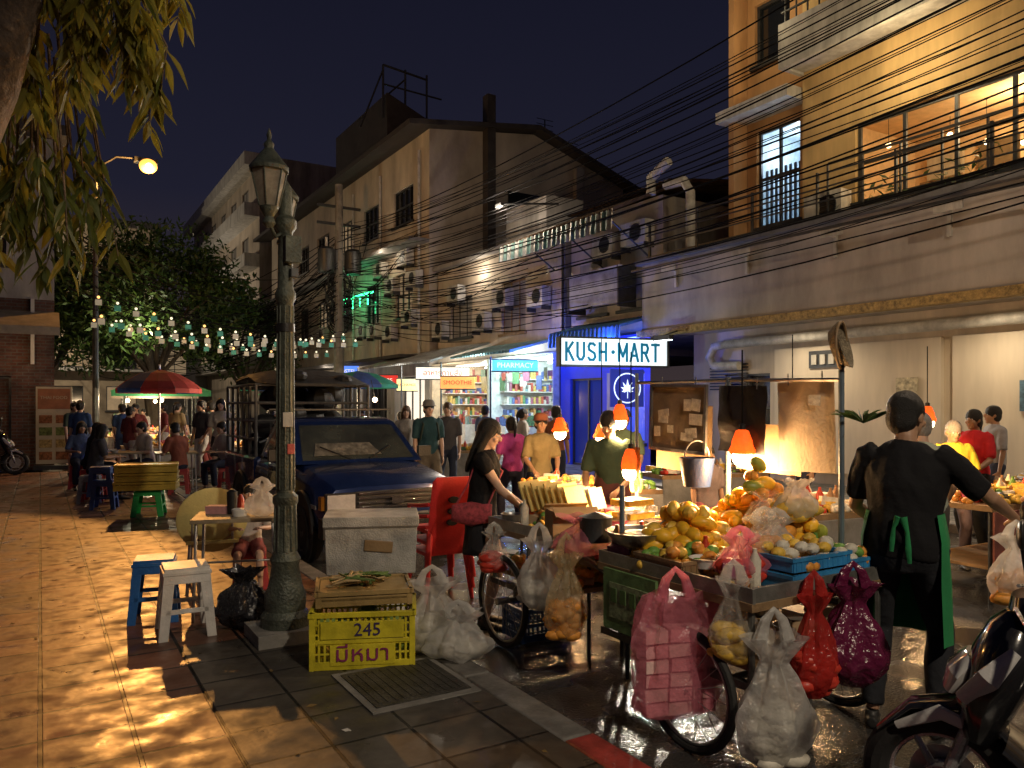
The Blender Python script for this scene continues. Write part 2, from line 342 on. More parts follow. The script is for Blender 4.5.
    ob=out.build(name,loc=(x,y,z),rz=math.atan2(-f[0],f[1]),angle=80); ob.scale=(k,k,k)
    return ob
# ================================================================= WORLD + CAMERA
sc=bpy.context.scene
w=bpy.data.worlds.new('World'); sc.world=w; w.use_nodes=True; N=w.node_tree.nodes; L=w.node_tree.links
bg=N['Background']; tc=N.new('ShaderNodeTexCoord'); sx_=N.new('ShaderNodeSeparateXYZ'); cr=N.new('ShaderNodeValToRGB')
L.new(tc.outputs['Generated'],sx_.inputs[0]); L.new(sx_.outputs[2],cr.inputs[0]); L.new(cr.outputs[0],bg.inputs[0])
cr.color_ramp.elements[0].position=.0; cr.color_ramp.elements[0].color=(.040,.028,.028,1)
cr.color_ramp.elements[1].position=.6; cr.color_ramp.elements[1].color=(.005,.0055,.0135,1)
e=cr.color_ramp.elements.new(.25); e.color=(.0115,.0115,.023,1)
bg.inputs[1].default_value=1.1
cam=bpy.data.cameras.new('camera'); co=bpy.data.objects.new('camera',cam); bpy.context.collection.objects.link(co); sc.camera=co
cam.sensor_width=36; cam.lens=27.07; cam.shift_y=.0205; cam.clip_end=2000; cam.clip_start=.05
co.location=(0,0,1.6); co.rotation_euler=(math.radians(90),0,0)
sc.view_settings.view_transform='Standard'
try: sc.view_settings.look='None'
except Exception: pass
sc.view_settings.exposure=0
# ================================================================= GROUND
gm=M('ground_dirt',(.06,.055,.05),.9); b=B(); b.poly([(-400,-400,0),(400,-400,0),(400,400,0),(-400,400,0)],gm); b.build('ground',(0,0,-.135),ST)
tile=brickmat('paving_tiles',(.25,.11,.065),(.13,.07,.048),(.006,.005,.005),.39,.39,.012,0,.42,.7,grime=.6,gscale=1.1,grain=.25)
b=B(); b.bx(-14,2.12,-6,21.5,-.13,0,tile); b.bx(.6,2.12,21.5,60,-.13,0,tile); b.build('pavement',(0,0,0),ST)
b=B(); b.bx(10.6,14.5,-8,60,-.13,0,brickmat('paving_grey',(.2,.19,.18),(.15,.15,.14),(.04,.04,.04),.4,.4,.012,0,.5,.5)); b.build('far_pavement',(0,0,0),ST)
b=B(); b.poly([(2.2,-12,0),(10.7,-12,0),(10.7,90,0),(2.2,90,0)],asphalt()); b.build('road',(0,0,RD),ST)
kr=M('kerb_red',(.38,.05,.04),.6,0,.6,6,.3); kw=M('kerb_concrete',(.2,.19,.175),.7,0,.6,5,.3)
b=B(); s=-4
while s<40:
    m=kr if (s<3.0) and s>=1 or (s<0 and int(s)%2==0) else kw
    b.bx(2.125,2.3,s+.006,s+.994,-.2,.006,m); s+=1
b.build('kerb',(0,0,0),ST,bevel=.012)
b=B(); s=-4
while s<40: b.bx(10.45,10.6,s+.006,s+.994,-.2,.005,kw); s+=1
b.build('kerb',(0,0,0),ST,bevel=.012)
cs=brickmat('shaded_paving_tiles',(.125,.11,.09),(.075,.068,.058),(.008,.008,.008),.39,.39,.010,0,.45,.6,grime=.6,grain=.3)  # darker copy of the paving tiles; shade put into the colour
b=B(); b.poly([(.78,-6,0),(2.12,-6,0),(2.12,5.46,0),(.78,5.46,0)],cs); b.build('pavement_shade',(0,0,.004),ST)  # overlay sheet for the shaded strip of the same pavement
b=B(); gi=M('cast_iron',(.10,.095,.085),.5,.5,.5,8,.5,60)
b.bx(1.46,2.1,3.75,4.42,.005,.013,conc); b.bx(1.5,2.06,3.8,4.37,.013,.019,gi)
for i in range(11): b.bx(1.53+i*.048,1.55+i*.048,3.84,4.33,.019,.022,gi)
b.build('manhole_cover',(0,0,0),ST)
b=B(); lm_=[M('litter_leaf',(.2,.13,.04),.8),M('litter_paper',(.5,.48,.44),.8)]
for i in range(170):
    n_=R.uniform(-3,2.1); s_=R.uniform(2.5,12); a=R.random()*6; r_=R.uniform(.01,.035); b.add([(n_+r_*math.cos(a),s_+r_*math.sin(a),.006),(n_+r_*.5*math.cos(a+1.6),s_+r_*.5*math.sin(a+1.6),.012),(n_-r_*math.cos(a),s_-r_*math.sin(a),.007),(n_-r_*.5*math.cos(a+1.6),s_-r_*.5*math.sin(a+1.6),.006)],[(0,1,2,3)],lm_[0 if R.random()<.85 else 1])
b.build('ground_litter',(0,0,0),ST,sm=False)
# ================================================================= BUILDINGS
def facade(b,O,A,IN,w,z0,z1,ops,wm):
    O=V(O);A=V(A);IN=V(IN)
    xs=sorted({0,w}|{o['a'][0] for o in ops}|{o['a'][1] for o in ops}); zs=sorted({z0,z1}|{o['z'][0] for o in ops}|{o['z'][1] for o in ops})
    P=lambda a,z,d=0: O+A*a+V((0,0,z))+IN*d
    for i in range(len(xs)-1):
        for j in range(len(zs)-1):
            ca=(xs[i]+xs[i+1])/2; cz=(zs[j]+zs[j+1])/2
            if any(o['a'][0]<ca<o['a'][1] and o['z'][0]<cz<o['z'][1] for o in ops): continue
            b.poly([P(xs[i],zs[j]),P(xs[i+1],zs[j]),P(xs[i+1],zs[j+1]),P(xs[i],zs[j+1])],wm)
    for o in ops:
        a0,a1=o['a'];q0,q1=o['z'];dp=o.get('d',.14); fm=o.get('fm',dsteel)
        for e in ([(a0,q0),(a1,q0)],[(a1,q0),(a1,q1)],[(a1,q1),(a0,q1)],[(a0,q1),(a0,q0)]):
            b.poly([P(*e[0]),P(*e[1]),P(*e[1],dp),P(*e[0],dp)],o.get('rm',wm))
        if o.get('g'): b.poly([P(a0,q0,dp),P(a1,q0,dp),P(a1,q1,dp),P(a0,q1,dp)],o['g'])
        if not o.get('nf'):
            nx,nz=o.get('m',(2,1)); t=o.get('t',.05)
            def bar(x0,x1,y0,y1,d0,d1):
                vs=[P(x,y_,d) for d in(d0,d1) for y_ in(y0,y1) for x in(x0,x1)]
                b.add(vs,[(0,1,3,2),(4,6,7,5),(0,4,5,1),(2,3,7,6),(0,2,6,4),(1,5,7,3)],fm)
            for i in range(nx+1):
                c=a0+(a1-a0)*i/nx; c=min(max(c,a0+t/2),a1-t/2); bar(c-t/2,c+t/2,q0,q1,dp-.06,dp-.01)
            for j in range(nz+1):
                c=q0+(q1-q0)*j/nz; c=min(max(c,q0+t/2),q1-t/2); bar(a0,a1,c-t/2,c+t/2,dp-.063,dp-.012)
            if o.get('sill',1): bar(a0-.08,a1+.08,q0-.08,q0-.002,-.08,.03)
glassD=M('dark_glass',(.012,.014,.017),.08,0,0,bump=0,spec=.8); glassL=M('window_dim_warm',(.3,.22,.12),.4,0,.6,1.5,emit=.18,ecol=(1,.7,.4))
SX=(1.6,1.6,.3)
wallY=M('wall_ochre',(.62,.43,.19),.8,0,.3,1.2,.25,30,stretch=SX); wallO=M('wall_orange',(.5,.28,.12),.8,0,.3,1.2,.25,30,stretch=SX); wallW=M('wall_beige_stained',(.55,.48,.39),.8,0,.35,1.0,.3,20,stretch=(1.2,1.2,.45),det=6)
wallG=M('wall_grey',(.3,.29,.28),.8,0,.5,1,.3,20,stretch=SX,det=6); fasc=M('fascia_white',(.42,.39,.36),.75,0,.4,.9,.15,20,stretch=(1.2,1.2,.4),det=6); gold=M('golden_trim',(.42,.29,.10),.8,0,.7,14,.9,40)
roofD=M('dark_roof',(.05,.045,.045),.7,0,.4,3); trimW=M('trim_white',(.55,.54,.5),.6,0,.4,2,stretch=(2,2,.5))
b=B(); A=V((0,-1,0)); IN=V((1,0,0))
facade(b,(13.6,13.7,0),A,IN,21,0,3.4,[dict(a=(1.0,2.3),z=(0,2.3),g=glassD,m=(2,3)),dict(a=(12.6,14.2),z=(0,2.4),g=glassD)],M('wall_cream',(.62,.54,.43),.7,0,.3,1,.1,stretch=SX))
cream2=M('panel_cream',(.68,.61,.5),.6,0,.2,1,.05,stretch=SX)
for i,(s0,s1) in enumerate(((11.2,7.6),(7.4,4.6),(4.4,1.5))): b.bx(13.5,13.597,s1,s0,.25,2.8,cream2)
b.bx(12.06,13.65,-7,13.7,3.30,3.34,M('soffit',(.6,.55,.47),.7))
b.bx(12,12.06,-7,13.75,3.33,4.85,fasc); b.bx(12,13.65,13.7,13.76,3.33,4.85,fasc); b.bx(12.06,13.6,-7,13.7,4.80,4.85,fasc)
b.bx(11.9,12.14,-7,13.85,3.18,3.325,gold); b.bx(11.86,12.1,-7,13.85,4.852,4.95,M('ledge_grey',(.2,.2,.2),.7))
for s in [12.6,10.6,8.6,6.6,4.6]:
    b.bx(11.6,12,s-.03,s+.03,4.55,4.6,trimW); b.bx(11.94,11.998,s-.03,s+.03,4.2,4.55,trimW); b.bx(11.56,11.6,s-.4,s+.03,4.5,4.62,trimW)
b.bx(11.52,11.58,-7,13.6,4.63,4.67,dsteel)
for z in (5.0,5.25,5.5,5.75): b.bx(11.99,12.02,-7,13.6,z,z+.025,dsteel)
for i in range(14): b.bx(11.98,12.03,13.5-i*1.5-.02,13.5-i*1.5+.02,4.95,5.8,dsteel)
warmroom=M('room_warm',(.7,.5,.28),.8,0,.2)
facade(b,(13.0,11.5,0),A,IN,1.6,4.85,14,[dict(a=(.25,1.35),z=(5.35,7.4),g=None,m=(2,2),t=.06,nf=0),dict(a=(.2,1.1),z=(8.8,10.1),g=glassD,m=(1,1),t=.07)],wallO)
facade(b,(12.75,9.9,0),A,IN,16,4.85,14,[dict(a=(1.15,5.6),z=(5.3,6.75),g=None,m=(5,2),t=.06),dict(a=(6.5,8.5),z=(5.3,6.75),g=glassD),dict(a=(2,5),z=(9.0,10.8),g=glassD,m=(3,1))],wallY)
b.bx(12.76,12.99,9.87,9.899,4.85,14,wallY)
facade(b,(13.0,11.501,0),V((1,0,0)),V((0,-1,0)),9,4.85,14,[dict(a=(2,3),z=(6,7.2),g=glassD)],wallO)
b.bx(12.95,15.5,3.9,9.2,5.1,5.14,warmroom); b.bx(15.4,15.45,3.9,9.2,5.14,7,warmroom); b.bx(12.95,15.4,3.86,3.9,5.14,7,warmroom); b.bx(12.95,15.4,9.2,9.24,5.14,7,warmroom); b.bx(12.95,15.5,3.9,9.2,7,7.04,warmroom)
for i in range(5): b.bx(15.3,15.39,4.2+i*1.0,4.9+i*1.0,5.7,6.6,M('room_picture_%d'%(i%3),[(.15,.1,.05),(.5,.45,.35),(.1,.15,.08)][i%3],.6))
for i in range(3): b.bx(14.2,14.9,4.6+i*1.5,5.4+i*1.5,5.15,5.8,wood)
bw_=M('room_cool',(.6,.7,.75),.8); b.bx(13.2,14.6,10.0,11.4,5.2,5.24,bw_); b.bx(14.6,14.64,10,11.4,5.24,7.5,bw_); b.bx(13.2,14.6,9.96,10,5.24,7.5,bw_); b.bx(13.2,14.6,11.4,11.44,5.24,7.5,bw_); b.bx(13.2,14.6,10,11.4,7.5,7.54,bw_)
for i in range(9): b.bx(13.25,13.28,10.2+i*.12,10.26+i*.12,5.3,6.6,M('curtain_blue',(.2,.3,.45),.8))
b.bx(12.35,13.0,9.95,11.8,7.62,7.85,trimW); b.bx(12.2,12.74,-6,9.85,8.1,8.25,trimW); b.bx(12.1,12.2,-6,9.95,8.05,8.9,trimW); b.bx(12.2,12.74,9.86,9.95,8.05,8.9,trimW)
for z in (9.1,9.35): b.bx(12.12,12.16,-6,9.9,z,z+.03,dsteel)
for i in range(40): b.bx(12.12,12.15,9.8-i*.25,9.82-i*.25,8.9,9.38,dsteel)
b.bx(12.2,13.0,9.95,11.9,10.6,10.75,trimW); b.bx(12.6,13.2,11.52,11.66,4.85,14,wallO)
b.bx(12.3,12.34,3.5,9.0,6.0,6.04,dsteel)
for i in range(8): b.bx(12.3,12.34,9.0-i*.7,9.03-i*.7,5.0,6.0,dsteel)
def ac(b,x,y,z,w=.8):
    b.bx(x-.3,x,y-w/2,y+w/2,z,z+.55,trimW); b.torus((x-.305,y-.1,z+.28),.2,.012,dsteel,'x',20,5); b.lathe([(.19,0),(.19,.01)],(x-.302,y-.1,z+.28),blackp,18,M3=Matrix.Rotation(-math.pi/2,3,'Y'))
    for i in range(5): b.bx(x-.33,x-.31,y-.1-.18,y-.1+.18,z+.12+i*.08,z+.128+i*.08,dsteel)
    b.bx(x-.3,x,y-w/2,y-w/2+.04,z-.12,z,dsteel); b.bx(x-.3,x,y+w/2-.04,y+w/2,z-.12,z,dsteel)
ac(b,12.7,9.2,5.0); 
pw=M('pipe_white',(.55,.55,.52),.4,0,.4)
b.tube([(13.3,3,3.0),(13.3,12.4,2.98),(13.3,12.75,2.94),(13.3,12.9,2.7),(13.3,12.75,2.5),(13.3,12.0,2.48)],.1,pw,12)
b.tube([(12.5,12.7,4.9),(12.5,12.7,6.4),(12.5,12.9,6.7),(12.5,13.5,6.75)],.11,pw,12)
for i in range(9): b.bx(13.52,13.596,12.0,13.1,1.95+i*.07,1.98+i*.07,dsteel)
b.bx(13.46,13.499,9.6,10.3,2.35,2.7,dsteel)
for i in range(3): b.bx(13.43,13.459,9.7+i*.2,9.82+i*.2,2.42,2.62,trimW)
for (s_,z_,w_,h_,c_) in ((8.2,1.6,.4,.5,(.6,.55,.4)),(5.9,1.5,.8,.5,(.1,.2,.3)),(12.1,1.3,.35,.5,(.6,.6,.55))): b.bx(13.44,13.47,s_-w_/2,s_+w_/2,z_,z_+h_,M('wall_poster_%d'%int(s_*10),c_,.6,0,.7,12))
bulb=M('bulb_warm',(1,.8,.5),.4,0,0,bump=0,emit=8,ecol=(1,.68,.34)); cool=M('tube_light_cool',(1,1,1),.4,0,0,bump=0,emit=9,ecol=(.85,.95,1))
for i in range(14): 
    p_=V((13.2+R.random()*1.6,4.3+R.random()*4.4,6.1+R.random()*.6)); b.ell(p_,.055,bulb,8,6); b.tube([p_,V((p_.x,p_.y,7))],.006,dsteel,4)
leafp=M('pot_plant_leaf',(.06,.11,.03),.5,0,.5,9,0,transl=.3)
for q in range(4):
    cx=12.4+R.random()*.2; cy=3.5+q*1.5
    for i in range(70):
        p=V((cx+R.gauss(0,.12),cy+R.gauss(0,.3),5.2+R.gauss(0,.22))); d=V((R.gauss(0,1),R.gauss(0,1),R.gauss(0,1))).normalized()*.11; e_=d.orthogonal().normalized()*.03
        b.poly([p-d,p+e_,p+d,p-e_],leafp)
for s in (10.2,8.3,6.4,4.5,2.6): b.lathe([(.07,0),(.07,.03)],(12.6,s,3.27),bulb,12)
b.bx(15.6,24,-7,11.4,0,14,wallG); b.bx(14.0,15.5,-7,3.8,4.9,14,wallG); b.bx(12.6,25,-7,11.9,14,14.3,roofD)
r1=b.build('yellow_apartment_building',(0,0,0),ST)
light('POINT','room_light',W(14.2,6.6,6.5),95,(1,.72,.38),r1,.06); light('POINT','room_light',W(13.8,10.8,7.0),32,(.75,.88,1),r1,.06)
for s in (10.2,6.4,2.6): light('SPOT','soffit_light',W(12.5,s,3.22),120,(1,.78,.5),r1,.05,(0,0,0),math.radians(165),.8)
light('POINT','balcony_light',W(11.7,7.6,7.3),70,(1,.76,.42),r1,.05); light('POINT','balcony_light',W(11.7,10.6,9.4),45,(1,.78,.45),r1,.05)
# --- R2 blue shop
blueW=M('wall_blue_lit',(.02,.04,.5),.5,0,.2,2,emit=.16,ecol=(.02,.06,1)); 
b=B()
facade(b,(12.2,17.4,0),A,IN,3.7,0,3.3,[dict(a=(.5,1.9),z=(0,2.3),g=M('door_blue_glass',(.01,.02,.12),.1,emit=.12,ecol=(.05,.1,1),var=0,bump=0),m=(2,1)),dict(a=(2.3,3.5),z=(.7,2.4),g=M('window_blue_glow',(.05,.1,.6),.2,emit=.6,ecol=(.05,.12,1),var=.4),m=(1,1))],blueW)
b.bx(12.18,12.198,14.9,15.3,1.0,2.4,trimW)
facade(b,(12.6,17.4,0),A,IN,3.7,3.3,6.6,[dict(a=(.4,1.6),z=(4.0,5.4),g=glassD,m=(3,1)),dict(a=(2.1,3.2),z=(4.0,5.6),g=glassD,m=(2,2))],wallW)
b.bx(12.62,22,13.72,17.38,3.3,6.6,wallG)
def corrug(b,x0,z0,x1,z1,y0,y1,mat,mat2=None,p=.16,h=.035,t=.02):
    n=int(abs(y1-y0)/p*4); dx=x1-x0;dz=z1-z0; L_=math.hypot(dx,dz); nx,nz=-dz/L_,dx/L_
    if nz<0: nx,nz=-nx,-nz
    vs=[]
    for i in range(n+1):
        y=y0+(y1-y0)*i/n; o=h*(1 if i%4 in(0,1) else -1)
        vs+= [(x0+nx*o,y,z0+nz*o),(x1+nx*o,y,z1+nz*o)]
    for i in range(n): b.add([vs[2*i],vs[2*i+1],vs[2*i+3],vs[2*i+2]],[(0,1,2,3)],(mat2 if mat2 and (i//4)%2 else mat))
zinc=M('zinc_sheet',(.38,.39,.38),.5,.3,.5,3); zincg=M('zinc_green',(.12,.22,.21),.5,.2,.4,3); zincb=M('zinc_blue',(.1,.25,.4),.5,.2,.4,3); rust=M('rusty_sheet',(.2,.14,.09),.7,.3,.6,2)
corrug(b,12.6,3.75,11.5,3.45,13.9,16.9,zincb); corrug(b,11.5,3.45,11.48,3.1,13.9,16.9,zincb)
corrug(b,13.5,7.1,11.2,6.1,13.8,18.9,rust); corrug(b,11.2,6.1,11.17,5.65,13.8,18.9,zinc,zincg,.2)
corrug(b,12.6,6.9,22,8.2,13.5,17.6,rust)
for s in (14.2,16,17.8): b.tube([(12.6,s,5.2),(11.25,s,6.05)],.025,dsteel,6)
ac(b,12.55,14.4,5.5,.9); ac(b,12.55,15.6,5.4,.8)
b.tube([(12.4,13.9,6.6),(12.4,13.9,7.0),(12.4,13.3,7.25)],.12,pw,12)
b.bx(11.95,12.0,14.6,16.6,4.1,4.95,M('billboard_back',(.33,.33,.33),.7,0,.5,2)); 
for s in(14.55,16.6): b.bx(11.93,12.5,s,s+.05,4.0,5.0,dsteel)
b.bx(11.93,12.02,14.5,16.7,4.95,5.0,trimW)
b.tube([(12.1,14,3.2),(12.1,17.3,3.2)],.03,M('neon_blue_tube',(.1,.2,1),.4,0,0,bump=0,emit=9,ecol=(.08,.15,1)),8)
r2=b.build('blue_shop_building',(0,0,0),ST)
light('POINT','blue_wash',W(11.3,14.2,3.0),85,(.06,.14,1),r2,.05); light('POINT','blue_wash',W(11.0,17.2,3.1),85,(.06,.14,1),r2,.05)
lb=M('lightbox_white',(.9,.95,1),.4,0,0,bump=0,emit=1.0,ecol=(.85,.97,.98)); cy=M('sign_teal',(.0,.22,.38),.4,0,0,bump=0,emit=.2,ecol=(0,.35,.6))
b=B(); b.box((0,0,0),(2.55,.18,.58),lb); 
for a,c,d in (((0,0,.31),0,(2.63,.24,.04)),((0,0,-.31),0,(2.63,.24,.04)),((-1.3,0,0),0,(.04,.24,.66)),((1.3,0,0),0,(.04,.24,.66))): b.box(a,d,dsteel)
b.tube([(-1,.1,0),(-1,.9,.1)],.03,dsteel,6); b.tube([(1,.1,0),(1,.6,.1)],.03,dsteel,6)
sg=b.build('shop_sign',(2.28,17.3,2.78),math.radians(16))
GL={'K':[((.1,0),(.1,1)),((.1,.45),(.6,1)),((.25,.58),(.65,0))],'U':[((.1,1),(.1,.25)),((.1,.25),(.25,.06)),((.25,.06),(.45,.06)),((.45,.06),(.6,.25)),((.6,.25),(.6,1))],
'S':[((.6,.85),(.45,.95)),((.45,.95),(.2,.95)),((.2,.95),(.1,.78)),((.1,.78),(.15,.6)),((.15,.6),(.55,.42)),((.55,.42),(.62,.22)),((.62,.22),(.48,.05)),((.48,.05),(.2,.05)),((.2,.05),(.08,.18))],
'H':[((.1,0),(.1,1)),((.6,0),(.6,1)),((.1,.5),(.6,.5))],'M':[((.1,0),(.1,1)),((.1,.95),(.42,.25)),((.42,.25),(.74,.95)),((.74,0),(.74,1))],'A':[((.05,0),(.35,1)),((.35,1),(.65,0)),((.15,.32),(.55,.32))],
'R':[((.1,0),(.1,1)),((.1,.95),(.5,.95)),((.5,.95),(.6,.75)),((.6,.75),(.5,.5)),((.5,.5),(.1,.5)),((.35,.5),(.65,0))],'T':[((.35,0),(.35,1)),((.05,.95),(.65,.95))]}
b=B(); xx=-1.19; hh_=.40
for ch in 'KUSH*MART':
    if ch=='*': b.lathe([(.045,0),(.045,.012)],(xx+.09,-.092,0),cy,14,M3=Matrix.Rotation(math.pi/2,3,'X')); xx+=.2; continue
    sc_=.305
    for (x0,y0),(x1,y1) in GL[ch]:
        a_=V((xx+x0*sc_,-.1,(y0-.5)*hh_)); c_=V((xx+x1*sc_,-.1,(y1-.5)*hh_)); d_=(c_-a_).normalized()*.028; q_=V((-d_.z,0,d_.x))*1.05; a_=a_-d_*.6; c_=c_+d_*.6
        b.add([a_-q_,a_+q_,c_+q_,c_-q_,a_-q_+V((0,.008,0)),a_+q_+V((0,.008,0)),c_+q_+V((0,.008,0)),c_-q_+V((0,.008,0))],[(0,1,2,3),(0,4,5,1),(1,5,6,2),(2,6,7,3),(3,7,4,0)],cy)
    xx+=(.262 if ch!='M' else .30)
o=b.build('lettering',sm=False); o.parent=sg
light('POINT','sign_glow',(2.1,16.2,2.2),35,(.7,.88,1),sg,.05)
b=B(); wl=M('logo_glow_white',(.9,.95,1),.4,0,0,bump=0,emit=1.2,ecol=(.6,.75,1)); b.torus((0,0,0),.33,.014,wl,'y',30,6)
for k in range(7):
    a=math.radians(90+(k-3)*32); Lf=.27-.05*abs(k-3)*.8
    d=V((math.cos(a),0,math.sin(a))); q=V((-math.sin(a),0,math.cos(a)))
    o=V((0,-.01,-.06)); b.poly([o,o+d*Lf*.5+q*.03,o+d*Lf,o+d*Lf*.5-q*.03],wl)
b.box((0,-.01,-.15),(.012,.01,.16),wl)
b.box((0,0.03,0),(.85,.03,.85),M('logo_panel',(.01,.02,.2),.4,emit=.15,ecol=(.03,.08,1),var=0,bump=0))
b.build('leaf_logo_sign',(2.6,17.35,1.98),math.radians(20))
# --- R3 mid shops
b=B()
shelf=M('shelf_white',(.7,.72,.72),.5)
def shopint(b,y0,y1,wm,seed,zt=3.0):
    rr=random.Random(seed)
    b.bx(12,15,y0,y1,.0,.02,M('shop_floor',(.4,.4,.38),.3)); b.bx(15,15.05,y0,y1,.02,zt,wm); b.bx(12,15,y0-.03,y0,.02,zt,wm); b.bx(12,15,y1-.03,y1,.02,zt,wm); b.bx(12,15.05,y0,y1,zt,zt+.05,wm)
    cols=[M('pack_%d'%i,c,.45,0,.5,20) for i,c in enumerate([(.5,.12,.09),(.12,.28,.14),(.6,.47,.15),(.1,.16,.4),(.65,.65,.62),(.5,.27,.1),(.35,.12,.2),(.25,.4,.42)])]
    for z in (.4,.8,1.2,1.6,2.0,2.4):
        b.bx(14.55,14.99,y0+.1,y1-.1,z,z+.03,shelf); y=y0+.15
        while y<y1-.3:
            w_=.05+rr.random()*.12; b.bx(14.6,14.9,y,y+w_*.92,z+.032,z+.08+rr.random()*.25,rr.choice(cols)); y+=w_*(1 if rr.random()<.8 else 1.8)
        for xx in range(20): 
            x=12.5+xx*.1; b.bx(x,x+.085,y1-.3,y1-.06,z+.032,z+.08+rr.random()*.25,rr.choice(cols))
        b.bx(12.4,14.5,y1-.32,y1-.04,z,z+.03,shelf)
    for x in (12.8,14): b.bx(x-.03,x+.03,y0+.4,y1-.4,zt-.06,zt-.01,cool)
    for i in range(10): b.box((12.1+rr.random()*.3,y0+.3+rr.random()*(y1-y0-.6),zt-.3-rr.random()*.5),(.02,.12+rr.random()*.25,.15+rr.random()*.3),rr.choice(cols))
    for i in range(3):
        cy_=y0+.5+i*(y1-y0-1)/2; b.bx(12.1,12.6,cy_-.35,cy_+.35,.02,.95,shelf)
        for j in range(26): b.box((12.15+rr.random()*.4,cy_-.3+rr.random()*.6,1.02+rr.random()*.14),(.1,.1,.16+rr.random()*.14),rr.choice(cols),rot=(0,0,rr.random()))
wsh=M('shop_wall_white',(.62,.68,.66),.5)
shopint(b,17.45,21.0,wsh,1); shopint(b,21.1,25.1,M('shop_wall_cream',(.6,.5,.35),.5),2)
facade(b,(12.3,25.2,0),A,IN,7.75,3.06,6.4,[dict(a=(1,2.6),z=(3.9,5.3),g=glassD,m=(3,1)),dict(a=(4.5,5.9),z=(3.8,5.4),g=glassL,m=(3,2),fm=wood)],wallW)
b.bx(12.4,21,17.42,25.2,3.1,6.4,wallG); b.bx(12.1,22,17.4,25.2,6.4,6.55,wallG)
corrug(b,12.3,3.6,10.2,2.95,21.4,27.5,zinc); corrug(b,12.3,3.45,10.8,3.05,17.7,21.3,M('awning_teal',(.25,.42,.44),.6,0,.3))
for s in(18,21,24,27): b.tube([(10.35,s,2.9),(10.35,s,RD)],.03,dsteel,6)
ac(b,12.25,20.3,4.6); ac(b,12.25,23.4,5.1); ac(b,12.25,18.3,4.4); ac(b,12.25,21.6,4.0); ac(b,12.25,24.6,4.0)
b.bx(12.3,13.6,18.2,20.4,6.55,7.6,wallG); 
r3=b.build('shophouse_row',(0,0,0),ST)
for s_,c_ in ((19.2,(.85,1,.97)),(23.2,(1,.9,.75))): light('POINT','shop_light',W(13.2,s_,2.75),120,c_,r3,.04)
light('POINT','shopfront_light',W(11.3,19.3,2.85),170,(.85,1,.97),r3,.04); light('POINT','shopfront_light',W(10.9,23.5,2.75),120,(1,.92,.8),r3,.04)
light('POINT','balcony_light',W(11.9,21.8,5.9),40,(1,.85,.65),r3,.05)
def sign(name,n,s,z,w,h,mat,txt,tm,size,rz=0):
    b=B(); b.box((0,0,0),(w,.1,h),mat); b.box((0,.04,h/2+.02),(w+.05,.08,.03),dsteel); b.box((0,.04,-h/2-.02),(w+.05,.08,.03),dsteel)
    p=W(n,s,z); o=b.build(name,p,rz); text('lettering',txt,size,tm,(0,-.055,0),(math.pi/2,0,0),o,.003); return o
redl=M('lightbox_red',(.6,.02,.02),.5,0,0,bump=0,emit=.5,ecol=(1,.05,.03)); orl=M('lightbox_orange',(.9,.4,.1),.5,0,0,bump=0,emit=.9,ecol=(1,.42,.1)); lbw=M('lightbox_warm',(.9,.85,.7),.5,0,0,bump=0,emit=.9,ecol=(1,.9,.75))
sign('food_shop_sign',11.0,22.2,2.62,1.7,.36,lbw,'อาหารตามสั่ง',redl,.24,math.radians(5)); sign('noodle_shop_sign',10.4,20.0,2.25,1.0,.34,orl,'SMOOTHIE',redl,.17,0)
sign('pharmacy_sign',11.5,18.6,2.72,1.3,.3,M('lightbox_teal',(.1,.7,.7),.5,0,0,bump=0,emit=.7,ecol=(.2,.85,.8)),'PHARMACY',lbw,.2,math.radians(10)); sign('massage_sign',10.8,27,2.5,1.3,.4,redl,'MASSAGE',lbw,.22,math.radians(-5))
sign('hostel_sign',10.9,31,3.0,1.0,.45,M('lightbox_blue',(.1,.2,.9),.5,0,0,bump=0,emit=1.1,ecol=(.1,.25,1)),'HOSTEL',lbw,.22,0)
sign('exchange_sign',10.9,24.8,2.3,.7,.4,M('lightbox_yellow',(.7,.65,.3),.5,0,0,bump=0,emit=.6,ecol=(1,.85,.4)),'EXCHANGE',redl,.12,0)
# --- C tall white building
b=B()
ops=[]
for i in range(6):
    a0=22-1.2-i*3.3; 
    ops.append(dict(a=(a0-1.9,a0),z=(8.6,10.0),g=glassD if i!=2 else glassL,m=(4,2),t=.06)); ops.append(dict(a=(a0-1.7,a0-.1),z=(5.0,6.7),g=glassD if i%3 else glassL,m=(3,2),t=.06))
facade(b,(12,47.5,0),A,IN,22.2,3.2,11.6,ops,wallW)
facade(b,(12,47.5,0),A,IN,22.2,0,3.2,[dict(a=(1+i*3.6,3.8+i*3.6),z=(0,2.7),g=(lbw if i in(5,) else glassD),m=(4,1),d=.5) for i in range(6)],wallG)
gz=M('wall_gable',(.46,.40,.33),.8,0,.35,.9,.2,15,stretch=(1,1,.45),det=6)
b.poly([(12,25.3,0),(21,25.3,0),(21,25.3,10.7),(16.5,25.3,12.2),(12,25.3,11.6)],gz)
b.poly([(21,25.3,0),(21,47.5,0),(21,47.5,10.7),(21,25.3,10.7)],wallG); b.poly([(12,47.5,0),(21,47.5,0),(21,47.5,10.7),(16.5,47.5,12.2),(12,47.5,11.6)],wallG)
for x0,z0,x1,z1 in ((11.0,11.45,16.5,12.25),(16.5,12.25,21.7,10.5)):
    b.add([(x0,24.8,z0),(x1,24.8,z1),(x1,48,z1),(x0,48,z0),(x0,24.8,z0+.18),(x1,24.8,z1+.18),(x1,48,z1+.18),(x0,48,z0+.18)],[(0,1,2,3),(4,5,6,7),(0,1,5,4),(2,3,7,6),(0,3,7,4),(1,2,6,5)],roofD)
